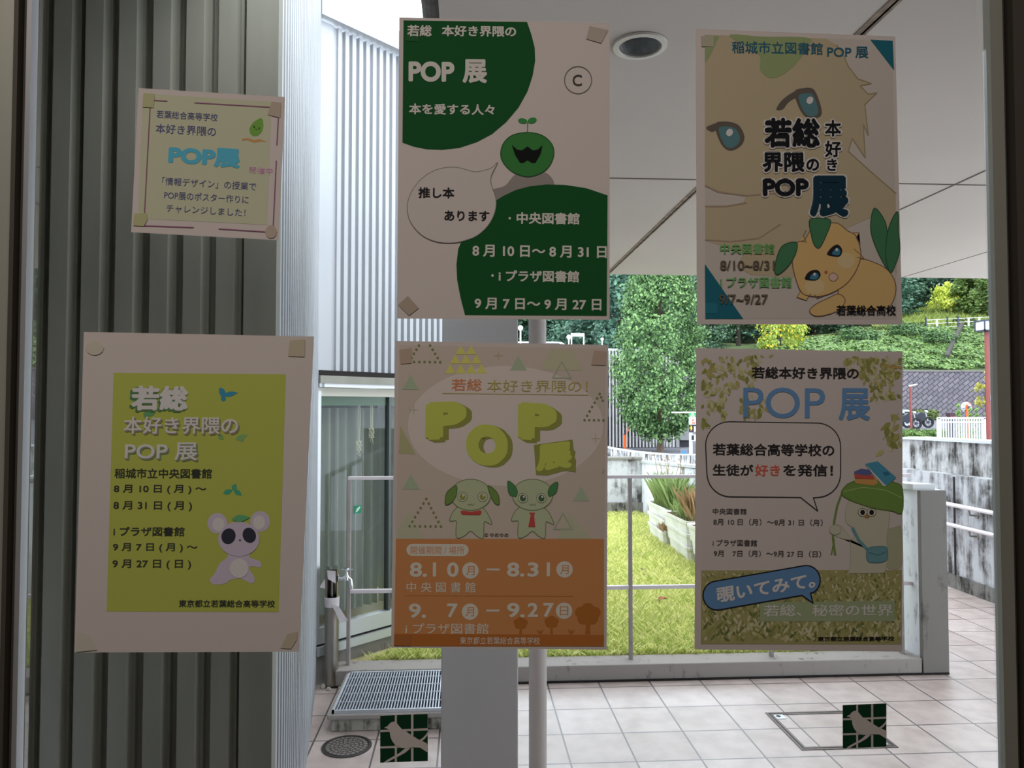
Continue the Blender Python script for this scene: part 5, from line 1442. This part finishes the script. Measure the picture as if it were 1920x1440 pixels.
p.smooth('big_animal_drawing', [(190, 66), (345, 72), (560, 78), (555, 120), (500, 200), (430, 255), (375, 262), (335, 225), (325, 150)], GE, 3); p.poly('big_animal_drawing', [(78, 66), (145, 70), (100, 165), (78, 195)], GE, 3)
EY = (52, 78, 78); EYD = (62, 54, 46)
def bigeye(pts, cx, cy, lash):
    p.smooth('big_animal_drawing', pts, EYD, 3.2); p.smooth('big_animal_drawing', [(cx + (x - cx)*0.72, cy + (y - cy)*0.75 + 6) for x, y in pts], EY, 4)
    p.ell('big_animal_drawing', cx + 4, cy - 16, 15, 18, (150, 146, 136), 5, rot=0.5)
bigeye([(125, 480), (180, 468), (235, 485), (262, 540), (240, 585), (190, 602), (150, 565)], 188, 535, 0); bigeye([(495, 330), (545, 312), (590, 325), (622, 430), (570, 455), (525, 420)], 562, 385, 0)
p.smooth('big_animal_drawing', [(410, 410), (440, 365), (500, 325), (560, 310), (520, 345), (470, 375), (440, 410)], EYD, 3.4); p.smooth('big_animal_drawing', [(84, 495), (130, 475), (180, 468), (140, 500), (110, 515)], EYD, 3.4)
TE = (8, 62, 70)
p.poly('corner_triangle', [(848, 86), (952, 92), (958, 228)], TE, 3); p.flush('corner_triangle'); p.poly('corner_triangle', [(78, 1130), (256, 1385), (80, 1385)], TE, 3)
p.text('lettering', '稲城市立図書館', 203, 92, 626, 150, (20, 58, 68), 4, 0.02); p.text('lettering', 'POP 展', 646, 116, 838, 170, (20, 58, 68), 4, 0.02, slope=0.015)
HL = (3.2 * 2.2, (140, 130, 122)); KB = (14, 14, 16)
for t, x0, y0, x1, y1, bo, c in (('若総', 352, 452, 612, 590, .04, KB), ('界隈', 343, 612, 540, 704, .04, KB), ('の', 548, 642, 608, 698, .04, KB), ('POP', 345, 735, 560, 816, .05, KB), ('本', 634, 462, 710, 538, .03, KB), ('好', 634, 558, 710, 634, .03, KB), ('き', 644, 642, 692, 698, .03, KB), ('展', 562, 720, 745, 912, .05, (8, 30, 38))):
    p.text('title_lettering', t, x0, y0, x1, y1, c, 8, bo, halo=HL, slope=0.0)
GR = (64, 104, 54); KG = (62, 54, 44)
for t, x0, y0, x1, y1, c in (('中央図書館', 147, 1035, 400, 1085, GR), ('8/10~8/31', 147, 1115, 402, 1160, KG), ('i プラザ図書館', 147, 1190, 480, 1242, GR), ('9/7~9/27', 142, 1272, 370, 1318, KG), ('若葉総合高校', 688, 1322, 965, 1370, KB)):
    p.text('lettering', t, x0, y0, x1, y1, c, 8, 0.022, slope=0.0)
CR = (143, 109, 62); CO = (78, 54, 40); LG = (38, 74, 46); LO = (24, 50, 32)
p.smooth('small_animal_drawing', [(790, 1110), (870, 1125), (935, 1165), (966, 1230), (955, 1300), (915, 1340), (800, 1350), (740, 1345), (700, 1290), (710, 1180)], CR, 3, outline=CO, ow=4)
p.smooth('small_animal_drawing', [(565, 1350), (590, 1320), (650, 1290), (700, 1270), (730, 1300), (700, 1345), (640, 1368), (590, 1372)], CR, 3.8, outline=CO, ow=4)
p.smooth('small_animal_drawing', [(503, 1035), (540, 1020), (570, 975), (620, 950), (690, 940), (740, 975), (780, 1000), (800, 1060), (800, 1110), (770, 1180), (720, 1235), (640, 1275), (570, 1280), (525, 1260), (495, 1180), (485, 1110)], CR, 4.6, outline=CO, ow=4)
for q in ([(548, 975), (535, 1000), (550, 1030), (520, 1025)], [(770, 985), (795, 985), (780, 1010), (800, 1040)], [(770, 1060), (800, 1085), (818, 1105), (785, 1100)], [(525, 1255), (505, 1285), (550, 1300), (560, 1280)]): p.poly('small_animal_drawing', q, CR, 4.4); p.line('small_animal_drawing', q, CO, 3, 4.8)
p.smooth('small_animal_drawing', [(565, 925), (615, 918), (662, 930), (640, 1000), (610, 1055), (585, 1040), (570, 985)], LG, 6, outline=LO, ow=4)
p.smooth('small_animal_drawing', [(502, 1030), (500, 1080), (465, 1140), (420, 1178), (402, 1165), (412, 1100), (440, 1045)], LG, 6, outline=LO, ow=4)
p.smooth('small_animal_drawing', [(868, 870), (910, 920), (925, 975), (935, 1100), (930, 1155), (890, 1090), (855, 1000), (850, 930)], LG, 3.2, outline=LO, ow=4)
p.smooth('small_animal_drawing', [(975, 888), (978, 980), (985, 1060), (965, 1130), (940, 1170), (920, 1100), (925, 1000), (945, 930)], LG, 3.6, outline=LO, ow=4)
p.ell('small_animal_drawing', 735, 1115, 40, 38, (158, 116, 78), 5.2); p.ell('small_animal_drawing', 588, 1235, 46, 38, (158, 116, 78), 5.2)
for pts, cx, cy in (([(645, 1085), (665, 1055), (695, 1040), (716, 1065), (705, 1095), (670, 1095)], 688, 1070), ([(542, 1200), (560, 1168), (598, 1158), (616, 1180), (600, 1205), (570, 1208)], 585, 1184)):
    p.smooth('small_animal_drawing', pts, (22, 20, 22), 5.4); p.smooth('small_animal_drawing', [(cx + (x-cx)*0.55 + 4, cy + (y-cy)*0.6 + 4) for x, y in pts], (30, 76, 90), 6); p.ell('small_animal_drawing', cx + 2, cy - 6, 6, 7, (150, 146, 140), 6.4)
p.ell('small_animal_drawing', 641, 1169, 8, 8, (120, 56, 26), 5.4); p.smooth('small_animal_drawing', [(655, 1185), (675, 1172), (697, 1190), (680, 1210), (660, 1205)], (150, 110, 96), 5.4, outline=CO, ow=3)
p.line('small_animal_drawing', [(560, 1280), (580, 1262), (600, 1290), (640, 1275)], CO, 3, 5.2)
p.tape([(82, 1310), (135, 1312), (138, 1360), (80, 1362)], (14, 70, 80)); p.tape([(60, 70), (120, 68), (118, 120), (62, 118)], (112, 104, 84)); p.finish()

# ---- poster 5: orange band and two green puppies, lower middle
p = Poster('beige and orange poster with block letters and two pale green puppies', (725, 630, 430 / 1032), [(38, 22), (997, 40), (990, 1412), (20, 1402)], ref=(136, 118, 108), slope=0.004, lean=-0.012)
p.poly('beige_ground', [(56, 42), (984, 56), (978, 913), (42, 912)], (134, 113, 98), 1); p.ell('beige_ground', 535, 405, 440, 270, (144, 124, 112), 1.4, n=48)
SG = (112, 114, 88); SG2 = (126, 116, 92); OL = (84, 82, 44); YL = (150, 134, 54)
def tri(x0, x1, y0, y1, c, L_=2): p.poly('triangle_pattern', [((x0 + x1) / 2, y0), (x1, y1), (x0, y1)], c, L_)
def dots(pts):
    for (xa, ya), (xb, yb) in zip(pts, pts[1:]):
        n = max(2, int(math.hypot(xb - xa, yb - ya) / 21))
        for i in range(n + 1): p.ell('triangle_pattern', xa + (xb-xa)*i/n, ya + (yb-ya)*i/n, 5.5, 5.5, OL, 3, n=10)
dots([(145, 42), (100, 116), (241, 117), (195, 42)]); dots([(178, 732), (103, 855), (244, 856), (178, 732)]); dots([(972, 290), (958, 260), (890, 378), (975, 379)])
for row, (n_, y0, y1) in enumerate(((2, 44, 82), (3, 83, 124), (4, 126, 168))):
    for i in range(n_): cx = 356 + (i - (n_ - 1) / 2) * 47; tri(cx - 23, cx + 23, y0, y1, YL)
tri(555, 630, 88, 155, SG); tri(70, 145, 174, 241, SG); tri(70, 148, 622, 690, SG); tri(838, 912, 675, 742, SG)
p.poly('triangle_pattern', [(738, 62), (832, 62), (880, 155), (692, 152)], (128, 116, 90), 1.7); p.poly('triangle_pattern', [(62, 405), (130, 532), (54, 530)], (118, 108, 72), 1.7); p.poly('triangle_pattern', [(98, 788), (170, 912), (44, 912), (48, 880)], SG2, 1.7); p.poly('triangle_pattern', [(825, 800), (920, 912), (765, 912)], SG2, 1.7); p.poly('triangle_pattern', [(978, 590), (980, 618), (966, 618)], (118, 108, 72), 1.7)
for (x0, x1, y0, y1) in ((747, 829, 115, 189), (752, 834, 797, 869)): p.line('triangle_pattern', [((x0+x1)/2, y0), (x1, y1), (x0, y1), ((x0+x1)/2, y0)], (110, 108, 84), 6, 2.4)
for x, y in ((122, 333), (503, 88), (940, 462)): p.line('triangle_pattern', [(x-18, y), (x+18, y)], (120, 106, 80), 3, 2); p.line('triangle_pattern', [(x, y-20), (x, y+20)], (120, 106, 80), 3, 2.1)
p.text('lettering', '若総', 292, 192, 428, 247, (160, 76, 40), 3, 0.012); p.text('lettering', '本好き界隈の！', 452, 198, 905, 252, (116, 100, 44), 3); p.line('lettering', [(252, 258), (905, 266)], (116, 100, 44), 3, 3)
DK = (96, 90, 34); FC = (128, 124, 40)
def block(t, x0, y0, x1, y1, dx, dy, sl, bo=0.085, n=9):
    for k in range(n, 0, -1): p.text('block_lettering', t, x0 + dx*k/n, y0 + dy*k/n, x1 + dx*k/n, y1 + dy*k/n, DK, 3.0 - 0.03*k, bo, slope=sl)
    p.text('block_lettering', t, x0, y0, x1, y1, FC, 3.6, bo, slope=sl)
block('P', 174, 298, 362, 470, 25, 12, -0.05); block('O', 357, 392, 548, 580, 22, 8, 0.05); block('P', 590, 295, 768, 466, 24, 14, 0.06)
p.poly('block_lettering', [(662, 490), (836, 466), (842, 515), (850, 520), (846, 545), (852, 560), (850, 612), (800, 606), (722, 628), (672, 625)], DK, 2.8)
p.text('block_lettering', '展', 672, 490, 836, 612, FC, 3.6, 0.07, slope=-0.12)
PG = (122, 118, 88); PO = (84, 82, 54); GL = (74, 88, 36); RD = (134, 40, 34)
def puppy(cx, ear, eye, body):
    for q in ear: p.smooth('puppy_drawing', q, GL if cx < 500 else (46, 82, 44), 4.2, outline=(48, 62, 30), ow=3)
    p.smooth('puppy_drawing', body, PG, 2.4, outline=PO, ow=3.5, k=4)
    p.ell('puppy_drawing', cx, 714, 91, 70, PG, 3.4, outline=PO, ow=3.5)
    for ex, ey in eye:
        p.ell('puppy_drawing', ex, ey, 21, 21, (142, 130, 112), 4.4, outline=PO, ow=3); p.ell('puppy_drawing', ex, ey, 14, 15, (96, 94, 40) if cx < 500 else (44, 66, 36), 5.2); p.ell('puppy_drawing', ex + 4, ey - 6, 5, 5, (146, 140, 126), 5.6)
    p.line('puppy_drawing', [(cx - 14, 755), (cx - 7, 762), (cx, 756), (cx + 8, 763), (cx + 16, 754)], PO, 3, 4.4)
BO = [(-66, 775), (-95, 830), (-65, 832), (-66, 870), (-62, 908), (-30, 900), (0, 878), (28, 900), (56, 908), (60, 840), (72, 838), (96, 845), (62, 780), (0, 765)]
puppy(378, ([(315, 675), (312, 720), (290, 750), (264, 757), (268, 710), (290, 685)], [(455, 675), (470, 725), (490, 755), (506, 755), (502, 715), (482, 688)]), ((341, 723), (432, 723)), [(378 + x, y) for x, y in BO])
puppy(656, ([(547, 652), (575, 672), (588, 700), (580, 722), (553, 712), (545, 680)], [(767, 657), (740, 672), (726, 700), (733, 722), (760, 705), (768, 680)]), ((613, 729), (696, 729)), [(656 + x, y) for x, y in BO])
p.smooth('puppy_drawing', [(337, 785), (380, 790), (422, 784), (420, 803), (382, 804), (340, 802)], RD, 5); p.poly('puppy_drawing', [(640, 794), (668, 794), (662, 806), (668, 858), (637, 858), (648, 806)], RD, 5)
p.text('lettering', '© ゆめゆめ', 440, 886, 548, 904, (56, 44, 36), 3, 0.01)
OR = (138, 82, 40); CRM = (150, 128, 112)
p.poly('orange_band', [(42, 912), (977, 913), (977, 1396), (33, 1394)], OR, 2); p.poly('orange_band', [(34, 1340), (977, 1344), (977, 1396), (33, 1394)], (124, 64, 14), 2.4)
pill = [(115 + 26*math.cos(a), 962 + 27*math.sin(a)) for a in np.linspace(math.pi/2, 1.5*math.pi, 10)] + [(343 + 26*math.cos(a), 963 + 27*math.sin(a)) for a in np.linspace(-math.pi/2, math.pi/2, 10)]
p.poly('orange_band', pill, CRM, 2.6); p.text('date_lettering', '開催期間 / 場所', 108, 945, 350, 980, (140, 86, 48), 3.4)
for t, x0, y0, x1, y1, bo in (('8.', 105, 1018, 182, 1084, .03), ('1', 208, 1018, 223, 1082, .03), ('0', 272, 1018, 324, 1084, .03), ('8.', 542, 1018, 620, 1083, .03), ('3', 634, 1018, 684, 1083, .03), ('1', 720, 1018, 735, 1081, .03), ('9.', 100, 1203, 178, 1268, .03), ('7', 272, 1203, 320, 1266, .03), ('9.', 542, 1200, 622, 1266, .03), ('2', 634, 1200, 682, 1264, .03), ('7', 704, 1200, 752, 1264, .03), ('中 央 図 書 館', 90, 1106, 400, 1153, .008), ('i プラザ図書館', 85, 1291, 458, 1340, .008), ('東京都立若葉総合高等学校', 330, 1353, 690, 1386, .004)):
    p.text('date_lettering', t, x0, y0, x1, y1, CRM, 3.4, bo)
for x, y, t in ((377, 1055, '月'), (800, 1050, '月'), (375, 1240, '月'), (798, 1236, '日')): p.ell('date_lettering', x, y, 37, 37, CRM, 2.8); p.text('date_lettering', t, x - 19, y - 20, x + 19, y + 21, OR, 3.4, 0.006)
p.line('date_lettering', [(452, 1050), (506, 1050)], CRM, 9, 3); p.line('date_lettering', [(450, 1235), (504, 1235)], CRM, 9, 3); p.line('date_lettering', [(85, 1168), (838, 1171)], (122, 68, 24), 3, 3)
for x, y, r in ((603, 1292, 30), (742, 1287, 30), (905, 1252, 54)):
    TRC = (122, 64, 12)
    for a in range(5): p.ell('tree_silhouette', x + r*0.55*math.cos(a*1.2566 - 0.3), y + r*0.45*math.sin(a*1.2566 - 0.3), r*0.55, r*0.5, TRC, 2.5 + a*0.05)
    p.poly('tree_silhouette', [(x - r*0.14, y), (x + r*0.14, y), (x + r*0.22, 1342), (x - r*0.22, 1342)], TRC, 2.5)
for x0 in (690, 830): 
    for d in (-16, -6, 6, 18): p.leaf('tree_silhouette', x0, 1344, x0 + d, 1318, 3, (122, 64, 12), 2.5)
p.tape([(58, 62), (112, 54), (112, 122), (62, 126)], (122, 98, 80)); p.tape([(932, 66), (988, 68), (986, 132), (920, 130)], (124, 98, 82)); p.tape([(34, 1345), (110, 1346), (108, 1393), (33, 1392)], (118, 62, 20)); p.finish()

# ---- poster 6: leaves, grass and blue banner, lower right
p = Poster('poster with painted leaves and grass, a blue banner and speech bubble', (1290, 640, 420 / 1025), [(38, 30), (982, 48), (980, 1420), (30, 1410)], ref=(132, 118, 110), slope=0.008, lean=-0.004)
p.poly('picture_ground', [(60, 55), (978, 66), (976, 1386), (58, 1385)], (132, 118, 110), 1)
rr = random.Random(6); LV_ = [(112, 100, 54), (100, 94, 44), (122, 112, 70), (88, 86, 36), (128, 118, 86)]
def leaves(n, x0, y0, x1, y1, keep, s=34):
    for i in range(n):
        x, y = rr.uniform(x0, x1), rr.uniform(y0, y1)
        if not keep(x, y): continue
        a = rr.uniform(0.2, 2.6); l = rr.uniform(0.6, 1.2) * s
        xe, ye = min(976, max(62, x + l*math.cos(a))), max(58, y + l*math.sin(a))
        p.leaf('painted_leaves', x, y, xe, ye, l*0.24, rr.choice(LV_), 2 + rr.random()*0.5)
leaves(330, 64, 60, 400, 420, lambda x, y: (x - 60)/340 + (y - 55)/370 < 0.95 + 0.12*math.sin(x*0.05)); leaves(30, 230, 240, 350, 360, lambda x, y: True); leaves(120, 710, 66, 970, 160, lambda x, y: x - 700 > (y - 60)*0.8); leaves(90, 790, 120, 960, 260, lambda x, y: x > 780 + (y - 120)*0.5, 30); leaves(26, 890, 330, 972, 500, lambda x, y: x + y*0.4 > 1060, 44)
p.line('painted_leaves', [(960, 330), (935, 400), (890, 450)], (104, 98, 50), 4, 2); p.line('painted_leaves', [(890, 110), (976, 122)], (120, 92, 50), 9, 2.7)
p.text('lettering', '若総本好き界隈の', 290, 116, 780, 170, (28, 24, 24), 4, 0.026)
BLU = (62, 88, 114)
p.text('title_lettering', 'POP', 252, 210, 626, 350, BLU, 4, 0.004); p.text('title_lettering', '展', 688, 213, 832, 362, BLU, 4, 0.03)
R_ = 108; bubble = []
for cx, cy, a0 in ((80 + R_, 368 + R_, math.pi), (697 - R_, 374 + R_, 1.5*math.pi), (697 - R_, 714 - R_, 0), (86 + R_, 711 - R_, 0.5*math.pi)):
    seg = [(cx + R_*math.cos(a), cy + R_*math.sin(a)) for a in np.linspace(a0, a0 + math.pi/2, 10)]
    bubble += seg
    if a0 == 0: bubble += [(572, 715), (592, 776), (514, 714)]
p.poly('speech_bubble', bubble, (132, 118, 110), 3); p.line('speech_bubble', bubble + [bubble[0]], (34, 30, 30), 5, 3.4)
for t, x0, y0, x1, y1, c in (('若葉総合高等学校の', 112, 466, 668, 522, (28, 24, 24)), ('生徒が', 112, 562, 298, 615, (28, 24, 24)), ('好き', 305, 563, 420, 617, (164, 54, 38)), ('を発信！', 434, 562, 662, 617, (28, 24, 24))): p.text('lettering', t, x0, y0, x1, y1, c, 5, 0.026)
for t, x0, y0, x1, y1 in (('中央図書館', 112, 763, 267, 791), ('8月 10 日（月）〜8月 31 日（月）', 115, 810, 615, 840), ('i プラザ図書館', 112, 906, 315, 936), ('9月　7日（月）〜9月 27 日（日）', 117, 954, 608, 984)): p.text('date_lettering', t, x0, y0, x1, y1, (52, 44, 42), 4, 0.012)
p.poly('grass_picture', [(60, 1048), (977, 1046), (976, 1386), (58, 1385)], (106, 96, 56), 1.6)
GP = [(78, 78, 38), (92, 88, 44), (124, 114, 76), (66, 70, 34), (134, 122, 96), (112, 104, 58), (98, 94, 46), (128, 118, 84)]
for i in range(1300):
    x, y = rr.uniform(66, 970), rr.uniform(1056, 1378); d = 0.35 + 0.65*(y - 1048)/340; a = rr.uniform(-2.6, -0.5); l = rr.uniform(18, 60)*d
    xe, ye = min(974, max(62, x + l*math.cos(a))), max(1048, y + l*math.sin(a)); p.leaf('grass_picture', x, y, xe, ye, 5.0*d + 1.5, rr.choice(GP), 1.8 + rr.random()*0.6)
ca, sa = math.cos(-0.173), math.sin(-0.173)
def ban(u, v): return (130 + u*ca - v*sa, 1163 + u*sa + v*ca)
cap = [ban(62*math.cos(a), 66*math.sin(a)) for a in np.linspace(math.pi/2, 1.5*math.pi, 12)] + [ban(418 + 62*math.cos(a), 66*math.sin(a)) for a in np.linspace(-math.pi/2, math.pi/2 - 0.3, 12)] + [ban(425, 62), ban(428, 110), ban(385, 66)]
p.poly('blue_banner', cap, (58, 84, 110), 3.4); p.line('blue_banner', cap + [cap[0]], (22, 20, 22), 6, 3.8)
p.text('blue_banner', '覗いてみて。', 128, 1128, 578, 1198, (150, 136, 124), 5, 0.03, slope=-0.16, lean=0.06)
p.poly('green_strip', [(330, 1194), (945, 1186), (945, 1280), (328, 1281)], (100, 104, 74), 3); p.text('lettering', '若総、秘密の世界', 345, 1204, 935, 1258, (150, 146, 136), 4.4, 0.012, slope=-0.004)
p.text('lettering', '東京都立若葉総合高等学校', 592, 1350, 942, 1372, (24, 20, 18), 4, 0.03, slope=-0.004)
PB = (124, 116, 98); PBO = (112, 104, 84)
p.smooth('animal_drawing', [(900, 880), (950, 850), (976, 860), (976, 1020), (930, 1040), (900, 1010)], (112, 106, 82), 2, outline=PBO, ow=3)
p.smooth('animal_drawing', [(735, 730), (720, 820), (760, 860), (750, 905), (700, 900), (660, 880), (648, 850), (690, 840), (720, 870), (740, 905), (742, 980), (740, 1040), (730, 1058), (800, 1060), (880, 1058), (900, 1050), (912, 990), (908, 900), (915, 850), (920, 790), (900, 745), (810, 720)], PB, 2.6, outline=PBO, ow=3, k=4)
p.line('leaf_umbrella_drawing', [(672, 975), (662, 900), (668, 820), (682, 750), (705, 690), (730, 655)], (74, 84, 36), 10, 3.6); p.line('leaf_umbrella_drawing', [(655, 975), (668, 905)], (74, 84, 36), 6, 3.5)
p.smooth('leaf_umbrella_drawing', [(700, 690), (735, 650), (800, 632), (880, 628), (940, 645), (978, 672), (978, 782), (930, 775), (860, 765), (780, 742), (725, 718)], (72, 90, 34), 4.4, outline=(56, 70, 28), ow=4); p.line('leaf_umbrella_drawing', [(715, 685), (800, 668), (900, 680), (976, 715)], (100, 112, 60), 4, 5.4)
for ex in (797, 838): p.ell('animal_drawing', ex, 782, 20, 18, (140, 130, 116), 4.4, outline=(70, 70, 40), ow=3); p.ell('animal_drawing', ex, 782, 11, 12, (22, 20, 18), 5.4)
p.ell('animal_drawing', 817, 801, 11, 8, (108, 70, 36), 4.6)
p.ell('animal_drawing', 671, 862, 26, 22, PB, 5, outline=PBO, ow=3)
BG_ = (62, 92, 94)
p.line('bag_drawing', [(752, 855), (780, 910), (822, 955)], BG_, 14, 4.4); p.smooth('bag_drawing', [(825, 945), (870, 938), (908, 945), (906, 1000), (860, 1012), (822, 1005), (815, 970)], BG_, 4.8, outline=(48, 74, 78), ow=3); p.line('bag_drawing', [(825, 965), (865, 978), (904, 962)], (48, 74, 78), 4, 5.6)
p.poly('books_drawing', [(762, 628), (848, 632), (862, 618), (866, 650), (845, 660), (762, 648)], (134, 92, 40), 5.6); p.poly('books_drawing', [(758, 602), (845, 612), (850, 632), (762, 626)], (128, 48, 36), 5.8); p.poly('books_drawing', [(757, 596), (790, 582), (850, 590), (828, 614), (760, 606)], (58, 60, 90), 6); p.poly('books_drawing', [(808, 560), (865, 548), (950, 622), (905, 662)], (40, 92, 108), 6.4); p.poly('books_drawing', [(808, 560), (905, 662), (890, 660), (838, 600)], (150, 140, 126), 6.2); p.poly('books_drawing', [(885, 600), (910, 594), (922, 608), (900, 616)], (30, 70, 90), 6.8)
p.finish()

# ---- two bird stickers near the floor of the pane
def sticker(px, py, s, label, corners):
    q = Poster(label, (px, py, s), corners, name='bird_sticker', cat='sticker', group='green bird stickers on the window pane', ref=(165, 152, 152))
    GN = (0, 44, 26); x0, x1, y0, y1 = 155, 1222, 258, 1300
    def gp(u, v):  # slight tilt of the print
        return (u, v - (u - 155) / 1067 * 40)
    xs_ = [(155, 482), (530, 848), (902, 1222)]; ys_ = [(262, 580), (632, 950), (1000, 1318)]
    for xa, xb in xs_:
        for ya, yb in ys_: q.poly('green_square', [gp(xa, ya), gp(xb, ya), gp(xb, yb), gp(xa, yb)], GN, 1)
    WC = (165, 152, 152)
    for pts in ([(235, 1318), (300, 1260), (480, 1160), (600, 1090), (720, 990), (840, 990), (720, 1090), (560, 1180), (420, 1250), (330, 1305)], [(1222, 620), (1180, 690), (1110, 760), (1030, 810), (1060, 850), (1150, 790), (1222, 700)]): q.poly('branch', pts, WC, 2)
    q.poly('bird', [(245, 535), (270, 512), (320, 495), (360, 440), (410, 405), (470, 388), (530, 425), (580, 490), (640, 555), (720, 600), (850, 690), (1030, 800), (1150, 850), (1205, 880), (1225, 920), (1222, 1085), (1150, 1040), (1050, 975), (900, 970), (760, 985), (640, 985), (540, 950), (470, 890), (420, 820), (385, 730), (370, 630), (345, 565), (300, 545)], WC, 3)
    q.finish()
sticker(700, 1320, 120 / 1440, 'green square bird sticker low on the pane in front of the drain block', [(152, 258), (1226, 212), (1228, 1282), (156, 1322)])
k_ = 120 / 1440 * (1662 - 1580) / 89.5
sticker(1580 - 152 * k_, 1322 - 258 * k_, k_, 'green square bird sticker low on the pane over the floor hatch', [(152, 258), (1226, 212), (1228, 1282), (156, 1322)])
